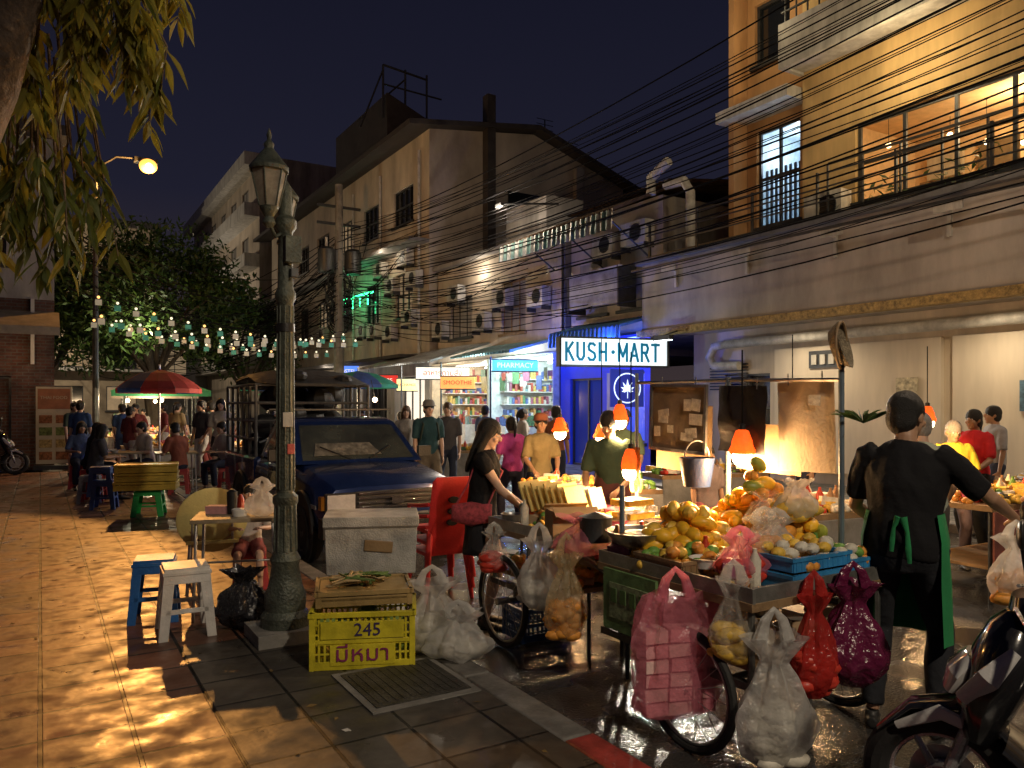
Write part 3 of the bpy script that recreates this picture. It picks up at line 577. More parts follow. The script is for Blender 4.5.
b.bx(11.2,12,25.3,47.5,7.5,7.62,wallG); b.bx(10.9,12,25.4,40,3.3,3.42,roofD)
b.bx(14.2,14.55,24.9,25.28,0,13.2,roofD); b.bx(18.4,18.8,25.05,25.28,5,11.2,wallG)
b.bx(15.3,17.2,25.2,25.28,8.3,9.8,glassD); b.bx(15.2,17.3,25.22,25.29,8.2,8.28,trimW)
b.add([(12.3,30,11.5),(15.4,30,11.5),(15.4,36.5,11.5),(12.3,36.5,11.5),(12.3,30,14.6),(15.4,30,13.3),(15.4,36.5,13.3),(12.3,36.5,14.6)],[(0,1,5,4),(1,2,6,5),(2,3,7,6),(3,0,4,7),(4,5,6,7)],roofD)
for x in(12.2,13.2,14.2): b.tube([(x,30.2,13.6),(x,30.2,15.8)],.05,dsteel,5)
b.tube([(12.2,30.2,15.8),(14.2,30.2,15.6)],.05,dsteel,5); b.tube([(12.2,30.2,15.0),(14.9,30.2,14.9)],.04,dsteel,5); b.tube([(12.2,30.2,15.6),(11.2,30.2,13)],.04,dsteel,5); b.tube([(13.2,30.2,15.4),(12.2,33,14.4)],.04,dsteel,5)
for x,y,z,h in ((17.5,26,12,1.2),(19.5,27,11.3,1.6)):
    b.tube([(x,y,z),(x,y,z+h)],.03,dsteel,5)
    for i in range(4): b.tube([(x-.4,y,z+h-.2*i),(x+.4,y,z+h-.2*i)],.015,dsteel,4)
for s,z in ((27,6.9),(28.5,4.2),(31.5,4.5),(34,7.8),(26.6,4.6),(37,4.8),(29.5,6.8),(28.3,6.0),(30.2,4.4),(26.2,6.0)): ac(b,11.95,s,z,.95)
for s in (26,29.8,33): b.tube([(11.9,s,3.4),(11.9,s,11)],.05,pw,6)
grn=M('neon_green',(.05,1,.3),.4,0,0,bump=0,emit=6,ecol=(.05,1,.35))
b.tube([(11.5,29.6,6.2),(11.4,33.0,6.2)],.05,grn,6)
for i in range(4): b.tube([(11.45,30.0+i*.9,5.7),(11.45,30.0+i*.9,6.1)],.03,grn,6)
rc=b.build('white_shophouse_block',(0,0,0),ST)
light('POINT','neon_light',W(11.0,31.3,6.1),30,(.1,1,.4),rc,.05); light('POINT','wall_lamp',W(11.0,28,7.3),34,(1,.82,.6),rc,.05); light('POINT','wall_lamp',W(10.8,34,3.0),130,(1,.85,.65),rc,.05)
# --- far blocks
b=B(); ops=[]
for i in range(6):
    for j in range(4): ops.append(dict(a=(.8+i*3.6,2.6+i*3.6),z=(4.5+j*3.1,6.3+j*3.1),g=glassL if R.random()<.25 else glassD,m=(2,1)))
facade(b,(11.5,72,0),A,IN,23.5,0,17,ops,wallW)
b.bx(11.6,22,48.6,72,0,17,wallG)
for j in range(5): b.bx(10.6,11.5,48.5,72,3.9+j*3.1,4.7+j*3.1,trimW)
facade(b,(11.5,48.5,0),V((1,0,0)),V((0,1,0)),10,0,17,[dict(a=(1.5,3.5),z=(12,14),g=glassD)],wallG)
dblk=b.build('balcony_apartment_block',(0,0,0),ST); light('POINT','wall_lamp',W(9.5,56,9),170,(1,.85,.7),dblk,.1)
b=B(); ops=[]
for i in range(4):
    for j in range(4): ops.append(dict(a=(1+i*3.3,2.9+i*3.3),z=(1.2+j*3.0,2.9+j*3.0),g=glassL if (i+j)%3==0 else glassD,m=(2,1)))
facade(b,(-7,60,0),V((1,0,0)),V((0,1,0)),14,0,14,ops,M('wall_beige',(.4,.33,.24),.8,0,.4,1)); b.bx(-7,7,60.2,75,0,14,wallG); b.bx(-7.3,7.3,59.5,75,14,14.4,roofD)
for j in range(3): b.bx(-7,7,59.2,60,3.9+j*3,4.1+j*3,trimW)
ob=b.build('beige_apartment_block',(0,0,0),ST); light('POINT','wall_lamp',W(0,54,8),1300,(1,.8,.55),ob,.1)
b=B(); facade(b,(7.2,66,0),V((1,0,0)),V((0,1,0)),12,0,9,[dict(a=(1+i*2.8,2.8+i*2.8),z=(4,6),g=glassL,m=(2,1)) for i in range(4)],wallG); b.bx(7.2,19,66.2,78,0,9,wallG); b.build('street_end_building',(0,0,0),ST)
brk=brickmat('red_brick',(.12,.05,.035),(.08,.035,.025),(.1,.09,.08),.24,.08,.012,.5,.8,.5,rot=(math.pi/2,0,0),grime=.6)
b=B(); facade(b,(-9,22.3,0),V((1,0,0)),V((0,1,0)),9.3,0,4.2,[dict(a=(7.2,8.4),z=(0,2.3),g=glassD,m=(2,1)),dict(a=(3,6),z=(1,2.4),g=glassL,m=(3,1))],brk)
facade(b,(-9,22.3,0),V((1,0,0)),V((0,1,0)),9.3,4.2,8.2,[dict(a=(6.8,8.3),z=(5,6.6),g=glassL,m=(2,1))],wallG)
b.bx(-9,.29,22.4,31,0,8.2,brk); b.bx(-9.3,.6,21.8,31,8.2,8.45,roofD)
for c in range(9): b.bx(-9+c*1.1,-8.95+c*1.1+.03,22.2,22.29,2.6,4.2,trimW)
b.add([(-9,22.28,3.9),(.4,22.28,3.9),(.4,21.2,3.45),(-9,21.2,3.45),(-9,21.2,3.25),(.4,21.2,3.25)],[(0,1,2,3),(3,2,5,4)],M('awning_cream',(.3,.26,.2),.7,0,.3))
lb_=b.build('brick_building',(0,0,0),ST)
light('POINT','wall_lamp',W(-.6,21.3,2.7),12,(1,.6,.3),lb_,.05)
# ================================================================= TREES
def bigtree(name,n,s,zc,rad,hh,seed,cnt,lm,lm2,th=.35):
    rr=random.Random(seed); b=B(); bark=M('bark',(.1,.08,.06),.9,0,.4,4,.6,20)
    b.loft([((0,0,-.1),th*1.3,th*1.3),((.1,0,1),th,th),((-.1,.2,2.6),th*.85,th*.85),((.2,.1,zc*.7),th*.6,th*.6)],bark,10)
    cl=[]
    for i in range(26):
        a=rr.random()*6.28; e=rr.uniform(-.4,1); r=rad*(.45+.55*rr.random()); c=V((math.cos(a)*r*math.cos(e),math.sin(a)*r*math.cos(e),zc+math.sin(e)*hh)); cl.append((c,rad*(.2+.2*rr.random())))
        if i<14:
            m=V((0,0,zc*.55)).lerp(c,.5)+V((rr.gauss(0,.3),rr.gauss(0,.3),.4)); b.tube([(.1,.1,zc*.5),m,c],.12,bark,6,r1=.03)
    for i in range(cnt):
        c,r=rr.choice(cl); d=V((rr.gauss(0,1),rr.gauss(0,1),rr.gauss(0,.8))); d=d.normalized()*r*(rr.random()**.4); p=c+d
        u=V((rr.gauss(0,1),rr.gauss(0,1),rr.gauss(0,1)-.4)).normalized()*(.11+.1*rr.random()); w_=u.orthogonal().normalized()*.055; w_=Matrix.Rotation(rr.random()*6,3,u)@w_
        b.poly([p-u,p+w_,p+u,p-w_],lm if rr.random()<.6 else lm2)
    return b.build(name,W(n,s,0),ST,sm=False)
lfA=M('leaf_dark',(.04,.08,.02),.5,0,.4,1,0,transl=.3); lfB=M('leaf_green',(.08,.14,.03),.5,0,.4,1,0,transl=.35)
bigtree('street_tree',4.2,37,5.3,4.8,3.2,3,16000,lfA,lfB); bigtree('street_tree',9.6,44,4.5,3.2,2.6,5,5000,lfA,lfB,.25); bigtree('street_tree',.2,40,5.2,2.6,2.0,8,4500,lfA,lfB,.25)
b=B(); bark2=M('bark_pale',(.2,.15,.11),.9,0,.6,6,1,30); rr=random.Random(4)
b.loft([((-2.75,2.75,-.02),.24,.24),((-2.6,2.7,.9),.18,.18),((-2.2,2.7,2.0),.15,.15),((-1.84,2.68,2.72),.11,.10),((-1.6,2.75,3.7),.08,.08),((-1.3,2.9,4.6),.06,.06)],bark2,12)
b.loft([((-2.2,2.7,2.0),.1,.1),((-2.2,3.1,2.9),.08,.08),((-2.1,3.4,3.9),.05,.05)],bark2,10)
nlA=M('leaf_long_lit',(.27,.25,.04),.45,0,.4,3,.1,transl=.45); nlB=M('leaf_long_shaded',(.095,.125,.03),.45,0,.4,3,.1,transl=.35)  # lamplight painted in: bright leaf for upper sprays, darker for lower ones
def leaf(b,p,d,L_,w_,m,rr):
    d=d.normalized(); sd=d.orthogonal().normalized(); sd=Matrix.Rotation(rr.random()*6.28,3,d)@sd; nm=d.cross(sd)
    pts=[];q=p.copy();dd=d.copy()
    prof=[0.1,.7,1,.8,.45,0.02]
    for i,f in enumerate(prof):
        pts+=[q+sd*w_*f-nm*w_*f*.35,q+nm*.0,q-sd*w_*f-nm*w_*f*.35]; dd=(dd+V((0,0,-.13))+sd*.05*math.sin(i)).normalized(); q=q+dd*L_/5
    b.add(pts,[(3*i+k,3*i+k+1,3*i+k+4,3*i+k+3) for i in range(5) for k in(0,1)],m)
tw=[]
for i in range(50):
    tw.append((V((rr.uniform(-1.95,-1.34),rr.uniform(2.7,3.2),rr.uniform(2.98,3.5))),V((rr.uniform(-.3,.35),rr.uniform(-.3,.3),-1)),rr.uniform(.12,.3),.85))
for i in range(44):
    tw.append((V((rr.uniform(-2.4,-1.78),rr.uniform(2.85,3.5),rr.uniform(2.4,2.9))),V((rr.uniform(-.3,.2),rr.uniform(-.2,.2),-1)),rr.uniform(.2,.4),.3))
for p,d,L_,br in tw:
    d.normalize(); an=V((-1.8,2.9,3.5)); b.tube([p.lerp(an,.35)+V((0,0,.15)),p,p+d*L_],.007,bark2,5,r1=.002)
    for k in range(14):
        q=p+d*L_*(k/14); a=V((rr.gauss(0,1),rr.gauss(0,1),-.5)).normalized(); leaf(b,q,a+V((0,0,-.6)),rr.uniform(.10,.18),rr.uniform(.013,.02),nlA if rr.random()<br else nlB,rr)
b.build('overhanging_tree',(0,0,0),0)
# ================================================================= STREET LIGHTS
b=B(); sod=M('sodium_bulb',(1,.6,.2),.4,0,0,bump=0,emit=2.3,ecol=(1,.40,.07))
b.loft([((0,0,0),.09,.09),((0,0,4),.075,.075),((0,0,8.2),.05,.05)],dsteel,10); b.tube([(0,0,8.1),(.5,0,8.5),(1.1,0,8.55)],.03,dsteel,8)
b.box((1.25,0,8.5),(.6,.26,.12),dsteel); b.ell((1.3,-.1,8.34),(.24,.24,.2),sod,14,10); b.ell((1.3,-.26,8.3),(.11,.11,.1),M('sodium_core',(1,.9,.6),.4,0,0,bump=0,emit=6,ecol=(1,.75,.35)),12,8)
sl=b.build('sodium_street_light',W(1.3,24,0),ST)
lp=W(2.6,23.55,8.0); light('SPOT','sodium_light',lp,4600,(1,.43,.10),sl,.08,aim(lp,W(-4.6,6,1.8)),math.radians(41),.12)
light('POINT','sodium_glow',lp-V((0,0,.15)),520,(1,.45,.11),sl,.08)
b=B(); b.loft([((0,0,0),.09,.09),((0,0,6),.05,.05)],dsteel,10); b.tube([(0,0,5.9),(.5,0,6.3),(1.1,0,6.35)],.03,dsteel,8); b.box((1.25,0,6.3),(.6,.26,.12),dsteel); b.ell((1.3,0,6.2),(.2,.13,.08),sod,12,8)
s2=b.build('sodium_street_light',W(-4.2,7.2,0),ST); lp=W(-2.8,7.2,6.0)
light('SPOT','sodium_light',lp,190,(1,.43,.11),s2,.1,aim(lp,W(-2.9,6.8,0)),math.radians(72),.35)
b=B(); b.loft([((0,0,0),.09,.09),((0,0,6),.05,.05)],dsteel,10); b.tube([(0,0,5.9),(.5,0,6.3),(1.1,0,6.35)],.03,dsteel,8); b.box((1.25,0,6.3),(.6,.26,.12),dsteel); b.ell((1.3,0,6.2),(.2,.13,.08),bulb,12,8)
s3=b.build('fill_street_light',W(.6,-3.2,0),ST); lp=W(1.9,-3.2,6.0)  # unseen lamp behind the camera, added to fill the foreground
light('SPOT','lamp_light',lp,1100,(1,.82,.6),s3,.12,aim(lp,W(3.6,4.4,.6)),math.radians(62),.8)
pg=M('post_green_paint',(.085,.1,.08),.45,.2,.6,9,.5,50); lg=M('lantern_glass',(.42,.4,.34),.25,0,.4,8,.1,transl=.4)
b=B(); b.box((0,0,.045),(.46,.42,.09),conc)
b.lathe([(.165,.09),(.165,.16),(.135,.2),(.14,.3),(.115,.36),(.09,.5),(.105,.54),(.075,.6),(.068,.9),(.085,.93),(.085,.97),(.06,1.0),(.054,2.3),(.07,2.33),(.07,2.37),(.053,2.4),(.048,2.78),(.075,2.82),(.075,2.87),(.045,2.9),(.04,3.1),(.0,3.16)],(0,0,0),pg,20)
for k in range(10):
    a=k*math.pi/5; b.tube([(.075*math.cos(a),.075*math.sin(a),.6),(.067*math.cos(a),.067*math.sin(a),.92)],.011,pg,5)
    b.tube([(.061*math.cos(a),.061*math.sin(a),1.02),(.053*math.cos(a),.053*math.sin(a),2.28)],.008,pg,5)
def lantern(b,x,y,z,s=1):
    b.lathe([(.02*s,-.14*s),(.045*s,-.11*s),(.03*s,-.07*s),(.06*s,-.02*s),(.065*s,0)],(x,y,z),pg,12)
    b.lathe([(.062*s,0),(.115*s,.24*s)],(x,y,z),lg,6)
    for k in range(6):
        a=k*math.pi/3; b.tube([(x+.064*s*math.cos(a),y+.064*s*math.sin(a),z),(x+.118*s*math.cos(a),y+.118*s*math.sin(a),z+.24*s)],.007*s,pg,5)
    b.lathe([(.13*s,.235*s),(.132*s,.26*s),(.1*s,.3*s),(.055*s,.36*s),(.03*s,.39*s),(.035*s,.42*s),(.012*s,.45*s),(.018*s,.48*s),(0,.53*s)],(x,y,z),pg,12)
lantern(b,-.13,-.08,2.93,1); lantern(b,.03,.2,2.85,.9)
b.tube([(0,0,2.8),(-.08,-.05,2.74),(-.13,-.08,2.82)],.014,pg,6); b.tube([(0,0,2.8),(.02,.12,2.7),(.03,.2,2.75)],.014,pg,6)
b.box((.03,-.06,2.66),(.11,.08,.18),pg); b.box((.035,-.05,2.5),(.05,.12,.06),dsteel); b.lathe([(.065,0),(.065,.06)],(0,0,2.1),blackp,12)
b.box((0,-.062,1.5),(.07,.01,.1),trimW); b.box((0.02,-.064,1.3),(.05,.01,.07),M('sticker',(.5,.1,.08),.5))
b.build('ornate_lamp_post',(-1.56,5.3,0),ST,bevel=.003)
# utility pole + cables
b=B(); b.loft([((0,0,-.1),.24,.24),((0,0,10.5),.16,.16)],conc,10)
for z in(8.9,9.6,7.2): b.box((0,0,z),(1.8,.1,.1),dsteel)
for x_ in (-.55,.55):
    b.lathe([(.3,0),(.34,.1),(.34,.9),(.24,1.0)],(x_,-.1,6.9),dsteel,14); b.tube([(x_,-.1,7.9),(x_,-.1,8.3)],.05,trimW,8)
for i in range(26): b.torus((0,-.1+R.random()*.2,4.8+R.random()*2.0),.25+R.random()*.35,.028,blackp,'y',16,5)
b.build('utility_pole',W(10.3,30.2,0),ST)
b=B(); b.loft([((0,0,-.1),.17,.17),((0,0,10.5),.11,.11)],conc,10)
for z in(8.9,9.6): b.box((0,0,z),(1.8,.1,.1),dsteel)
b.build('utility_pole',W(10.6,-4,0),ST)
cab=M('cable_black',(.008,.008,.009),.9,0,0,bump=0,spec=.05)
b=B(); rr=random.Random(12)
def wire(p,q,sag,r):
    p=V(p);q=V(q); n=14; b.tube([p.lerp(q,i/n)-V((0,0,sag*4*(i/n)*(1-i/n))) for i in range(n+1)],r,cab,4)
for i in range(42):
    z=5.0+rr.random()*4.4; wire((10.1+rr.random()*.9,30.2,z*.9+.6),(10.3+rr.random()*1.0,-4,z+rr.gauss(0,.3)),.4+rr.random()*1.2,.007+.010*rr.random())
for i in range(16): wire((10.4,30.2,5+rr.random()*2),(11.9,14+rr.random()*9,3.6+rr.random()*3),.3+rr.random()*.5,.012)
for i in range(36): wire((10.3,30.2,5+rr.random()*3.5),(-1+rr.random()*7,46+rr.random()*14,4.5+rr.random()*4),.8+rr.random()*1.8,.014+.012*rr.random())
for i in range(14): wire((10.4,30.2,5+rr.random()*2.5),(.6,22.5+rr.random(),4.2+rr.random()*2),.8+rr.random()*1.,.012)
for i in range(8): wire((11.9,26+i,6+rr.random()*3),(10.4,30.2,5.5),.4,.014)
b.build('overhead_cables',(0,0,0),ST)
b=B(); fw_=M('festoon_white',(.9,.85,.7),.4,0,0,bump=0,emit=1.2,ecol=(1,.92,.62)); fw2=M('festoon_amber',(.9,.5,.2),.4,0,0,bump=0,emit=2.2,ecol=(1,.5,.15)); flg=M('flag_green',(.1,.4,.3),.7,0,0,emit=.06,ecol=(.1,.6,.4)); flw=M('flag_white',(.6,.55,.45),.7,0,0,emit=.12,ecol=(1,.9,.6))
for (p,q,sg_) in (((.8,21.5,4.5),(10.3,24,4.0),.55),((.8,23.5,4.1),(10.6,28,3.9),.5),((1.2,27,4.6),(10.6,31,4.6),.7),((.8,20.5,3.9),(10.6,26.5,4.6),.6)):
    p=V(p);q=V(q); n=22; pts=[p.lerp(q,i/n)-V((0,0,sg_*4*(i/n)*(1-i/n))) for i in range(n+1)]; b.tube(pts,.008,cab,4)
    for i,pt in enumerate(pts[1:-1]):
        if i>17: continue
        b.tube([pt,pt-V((0,0,.07))],.006,cab,4); b.ell(pt-V((0,0,.11)),.035,fw2 if i%3==0 else fw_,8,6)
        b.box(pt-V((0,0,.24)),(.15,.01,.14),flg if i%2 else flw)
fs_=b.build('festoon_lights',(0,0,0),ST); light('POINT','festoon_tree_fill',W(3.2,31,4.2),230,(1,.92,.6),fs_,.05)  # point light added near the tree to brighten its crown
# ================================================================= TRUCK
tb=M('truck_blue_paint',(.012,.03,.13),.2,.25,.3,3,.02,30,coat=.9); tbk=M('truck_black_trim_arch_shade',(.02,.02,.022),.5); chrome=M('chrome',(.6,.6,.6),.15,1,.1,bump=0); hl=M('headlight_glass',(.6,.62,.65),.12,.1,.2,20,bump=.1)
tglass=M('windscreen_glass',(.05,.06,.055),.05,0,.6,2,bump=0,spec=.9,coat=1)
b=B(); w2=.83
def station(y,zt,zb,wf=1.0,crown=.03,rt=.09):
    w_=w2*wf; half=[(0,zt+crown),(w_*.5,zt+crown*.8),(w_*.85,zt+.005),(w_-.02,zt-rt),(w_,zt-rt-.12),(w_+.012,(zt+zb)/2),(w_-.01,zb+.1),(w_-.05,zb)]
    pts=half+[(-x,z) for x,z in half[::-1][:-1]]; return [(x,y,z) for x,z in pts]
def loftst(b,sts,mat,cap=True):
    n=len(sts[0]); vs=[p for s_ in sts for p in s_]; fs=[]
    for i in range(len(sts)-1):
        for k in range(n): fs.append((i*n+k,i*n+(k+1)%n,(i+1)*n+(k+1)%n,(i+1)*n+k))
    if cap: fs+= [tuple(range(n)),tuple((len(sts)-1)*n+k for k in range(n))]
    b.add(vs,fs,mat)
loftst(b,[station(.06,.70,.42,.86),station(.1,.82,.38,.93),station(.25,.89,.34,.985),station(.7,.96,.32,1),station(1.15,1.02,.32,1),station(1.3,1.03,.32,1),station(2.9,1.05,.32,1)],tb)
loftst(b,[[(-w2,2.95,.35),(w2,2.95,.35),(w2+.01,2.95,.98),(w2-.03,2.95,1.02),(-w2+.03,2.95,1.02),(-w2-.01,2.95,.98)],[(-w2,4.85,.38),(w2,4.85,.38),(w2+.01,4.85,.98),(w2-.03,4.85,1.02),(-w2+.03,4.85,1.02),(-w2-.01,4.85,.98)]],tb)
b.add([(-.79,1.1,1.03),(.79,1.1,1.03),(-.66,1.7,1.5),(.66,1.7,1.5),(-.64,1.95,1.56),(.64,1.95,1.56),(-.64,2.55,1.56),(.64,2.55,1.56),(-.76,2.88,1.04),(.76,2.88,1.04)],
      [(0,1,3,2),(2,3,5,4),(4,5,7,6),(6,7,9,8),(0,2,4,6,8),(1,9,7,5,3)],tb)
def offq(pts,d,m): 
    P_=[V(p) for p in pts]; n_=(P_[1]-P_[0]).cross(P_[2]-P_[0]).normalized(); c=sum(P_,V())/len(P_)
    if n_.dot(c-V((0,2,1.2)))<0: n_=-n_
    b.poly([p+n_*d for p in P_],m)
offq([(-.7,1.15,1.065),(.7,1.15,1.065),(.6,1.66,1.465),(-.6,1.66,1.465)],.006,tglass)
offq([(-.55,1.2,1.11),(.3,1.2,1.11),(.2,1.38,1.25),(-.48,1.38,1.25)],.009,M('windscreen_reflection',(.25,.25,.23),.4,.4,.6,12,.8,20))  # pale panel on the glass, standing in for windscreen reflections
offq([(.32,1.24,1.13),(.55,1.24,1.13),(.5,1.34,1.21),(.34,1.34,1.21)],.009,M('sticker_pale',(.4,.35,.2),.6))
for sx in(-1,1):
    offq([(sx*.775,1.42,1.08),(sx*.67,1.78,1.46),(sx*.66,2.1,1.49),(sx*.775,2.1,1.08)],.012,tglass); offq([(sx*.77,2.17,1.08),(sx*.66,2.17,1.49),(sx*.66,2.48,1.49),(sx*.755,2.7,1.08)],.012,tglass)
    b.box((sx*.95,1.38,1.13),(.17,.07,.13),tbk); b.box((sx*.86,1.38,1.08),(.08,.04,.03),tbk)
    for wy in(.68,3.75):
        b.lathe([(.40,0),(.40,.012)],(sx*(w2+.008),wy,.36),tbk,26,M3=Matrix.Rotation(sx*math.pi/2,3,'Y'))  # black disc stands in for the shade inside the wheel arch
        b.torus((sx*(w2+.02),wy,.36),.405,.022,tbk,'x',26,6,0,math.pi)
        b.torus((sx*(w2-.06),wy,.32),.235,.1,rubber,'x',28,10); b.lathe([(.22,0),(.2,.03),(.1,.035),(.06,.05),(0,.05)],(sx*(w2-.03),wy,.32),M('wheel_grey',(.3,.3,.3),.4,.7),18,M3=Matrix.Rotation(sx*math.pi/2,3,'Y'))
    b.box((sx*.62,.055,.70),(.30,.06,.16),hl); b.box((sx*.62,.07,.70),(.33,.05,.19),tbk); b.box((sx*.79,.13,.69),(.06,.1,.14),M('indicator_amber',(.5,.2,.02),.3))
    b.box((sx*.81,2.0,.93),(.06,.02,.03),tbk); b.bx(sx*.842-.004,sx*.842+.004,2.13,2.14,.45,1.03,blackp); b.bx(sx*.842-.004,sx*.842+.004,1.22,1.23,.45,1.0,blackp)
    b.box((sx*.846,2.0,.92),(.02,.14,.03),tbk); b.bx(sx*.84-.005,sx*.84+.005,.2,2.85,.62,.66,M('stripe_silver',(.4,.4,.42),.4,.4))
    b.tube([(sx*.12,1.14,1.075),(sx*.45,1.3,1.22)],.008,blackp,5)
for i in range(4): b.box((0,.035,.63+i*.05),(.86,.03,.022),chrome)
b.box((0,.07,.70),(.9,.03,.2),tbk); b.box((0,.01,.70),(.13,.02,.09),chrome)
b.box((0,-.03,.45),(1.72,.16,.2),tbk); b.box((0,-.115,.47),(1.6,.02,.06),chrome); b.box((0,-.135,.46),(.36,.01,.12),trimW)
for sx in(-1,1): b.box((sx*.6,-.115,.42),(.2,.02,.07),hl)
rk=M('rack_grey_paint',(.12,.12,.12),.5,.4,.4)
for x in(-.8,.8):
    for z in(1.25,1.5,1.75,2.0): b.tube([(x,2.98,z),(x,4.82,z)],.022,rk,6)
    for i in range(6): b.tube([(x,2.98+i*.368,1.0),(x,2.98+i*.368,2.0)],.024,rk,6)
for y in(2.98,3.9,4.82):
    for z in (1.5,1.75,2.0): b.tube([(-.8,y,z),(.8,y,z)],.022,rk,6)
for y in (1.95,2.6): b.tube([(-.72,y,1.6),(-.72,y,1.66),(.72,y,1.66),(.72,y,1.6)],.014,rk,6)
tarp=M('tarp_black',(.03,.032,.035),.6,0,.5,6,.9,9)
b.loft([((0,2.75,2.0),.55,.02),((0,3.0,2.03),.80,.05),((0,3.5,2.12),.78,.12),((0,4.1,2.07),.84,.06),((0,4.6,2.10),.7,.09),((0,4.9,1.98),.7,.03)],tarp,16,ref=(1,0,0))
rr=random.Random(3)
for i in range(14): b.ell((rr.uniform(-.6,.6),rr.uniform(3.0,4.7),2.06+rr.random()*.08),(.16,.22,.09),tarp,10,6)
for i in range(24): b.ell((rr.uniform(-.6,.6),rr.uniform(3.1,4.7),1.1+rr.random()*.8),(.2,.22,.18),tarp,8,6)
b.build('pickup_truck',W(3.3,7.75,RD),ST,bevel=.006)
# ================================================================= FURNITURE
def stool(name,x,y,z,col,h=.46,w=.3,rz=0,cn='p'):
    m=M('stool_'+cn,col,.4,0,.2,8); b=B(); t=w/2; bo=t*1.28
    b.box((0,0,h-.012),(w,w,.024),m); b.box((0,0,h-.035),(w+.02,w+.02,.024),m)
    def pan(p): 
        P_=[V(q) for q in p]; b.add([q for q in P_]+[q*0.97+V((0,0,q.z*.03)) for q in P_],[(0,1,2,3),(7,6,5,4),(0,4,5,1),(2,6,7,3),(1,5,6,2),(0,3,7,4)],m)
    def at(f,zz,a):
        k=t+(bo-t)*(1-zz/h); p=V((a*k,-k,zz)); return Matrix.Rotation(f*math.pi/2,3,'Z')@p
    for f in range(4):
        pan([at(f,h*.78,-1),at(f,h*.78,1),at(f,h*.95,1),at(f,h*.95,-1)])
        for sg in(-1,1): pan([at(f,0,sg),at(f,0,sg*.68),at(f,h*.78,sg*.55),at(f,h*.78,sg)])
        pan([at(f,h*.36,-.8),at(f,h*.36,.8),at(f,h*.43,.8),at(f,h*.43,-.8)])
    return b.build(name,(x,y,z),rz,bevel=.004)
stool('plastic_stool',-2.3,5.42,0,(.7,.68,.64),.48,.29,.5,'white'); stool('plastic_stool',-2.68,5.78,0,(.02,.13,.42),.46,.27,.35,'blue')
stool('plastic_stool',-5.28,11.2,0,(.03,.6,.12),.38,.34,.3,'green'); stool('plastic_stool',-6.3,11.9,0,(.05,.1,.3),.45,.28,.3,'navy'); stool('plastic_stool',-6.35,11.9,.2,(.05,.1,.3),.45,.28,.35,'navy'); stool('plastic_stool',-6.9,12.6,0,(.3,.3,.3),.45,.28,.35,'grey'); stool('plastic_stool',-1.02,5.72,0,(.7,.68,.64),.40,.3,.4,'white')
def crate(name,x,y,z,col,w=.58,d=.4,h=.3,rz=0,cn='y',tilt=0,txt=None,open_=True):
    m=M('crate_'+cn,col,.45,0,.4,5); b=B()
    b.box((0,0,.01),(w-.03,d-.03,.02),m); b.box((0,0,.03),(w-.01,d-.01,.012),m)
    for sx in(-1,1):
        b.box((sx*w/2,0,h-.015),(.025,d+.025,.03),m); b.box((0,sx*d/2,h-.015),(w,.025,.03),m); b.box((sx*(w/2-.005),0,h*.5),(.018,d,.025),m); b.box((0,sx*(d/2-.005),h*.5),(w,.018,.025),m)
        b.box((sx*(w/2-.005),0,.03),(.018,d,.05),m); b.box((0,sx*(d/2-.005),.03),(w,.018,.05),m)
        for sy in(-1,1): b.box((sx*(w/2-.012),sy*(d/2-.012),h/2),(.035,.035,h),m)
        n=int(w/.034)
        for i in range(n): b.box((-w/2+w*(i+.5)/n,sx*(d/2-.008),h/2),(.014,.01,h-.02),m)
        n=int(d/.034)
        for i in range(n): b.box((sx*(w/2-.008),-d/2+d*(i+.5)/n,h/2),(.01,.014,h-.02),m)
        for i in range(5): b.box((0,sx*(d/2-.0075),h*(i+.7)/6),(w-.03,.008,.012),m); b.box((sx*(w/2-.0075),0,h*(i+.7)/6),(.008,d-.03,.012),m)
    if not open_: b.box((0,0,h-.02),(w-.03,d-.03,.02),m)
    if txt:
        b.box((0,-d/2-.004,h*.70),(w*.8,.016,h*.3),m); b.box((0,-d/2-.002,h*.27),(w*.62,.014,h*.36),m)
        for i in range(12): b.ell((R.uniform(-.4,.4)*w,R.uniform(-.35,.35)*d,h*.35+R.random()*h*.4),(.07,.06,.05),M('husk_green',(.2,.3,.06),.6),8,6)
    o=b.build(name,(x,y,z),rz,bevel=.002); o.rotation_euler.x=tilt
    return o
c1=crate('yellow_crate',-.93,4.86,0,(.72,.62,.03),.62,.42,.35,.13,'yellow',txt=1); rt=M('paint_text_dark',(.05,.03,.12),.6)
text('lettering','245',.11,rt,(.03,-.227,.245),(math.pi/2,0,0),c1,.002); text('lettering','มีหมา',.13,M('paint_text_purple',(.3,.03,.14),.6),(0,-.226,.10),(math.pi/2,0,0),c1,.002,1.15)
crate('wooden_crate',-.96,4.98,.352,(.38,.26,.1),.58,.42,.1,.22,'tan',open_=False)
b=B(); lv=[M('leafy_veg',(.12,.2,.05),.6,0,.5,20),M('husk_tan',(.4,.3,.15),.7,0,.4,20)]
for i in range(26): b.loft([((R.uniform(-.22,.1),R.uniform(-.15,.15),.0),.01,.01),((R.uniform(-.1,.2),R.uniform(-.15,.15),.02+R.random()*.03),.02,.008),((R.uniform(-.2,.2),R.uniform(-.17,.17),.03),.006,.006)],lv[i%2],6)
b.build('vegetable_scraps',(-.98,4.98,.458),0)
for i in range(3): crate('yellow_crate',-5.28,11.15,.385+i*.125,(.65,.46,.06),.8,.5,.12,.3+.04*i,'amber',open_=False)
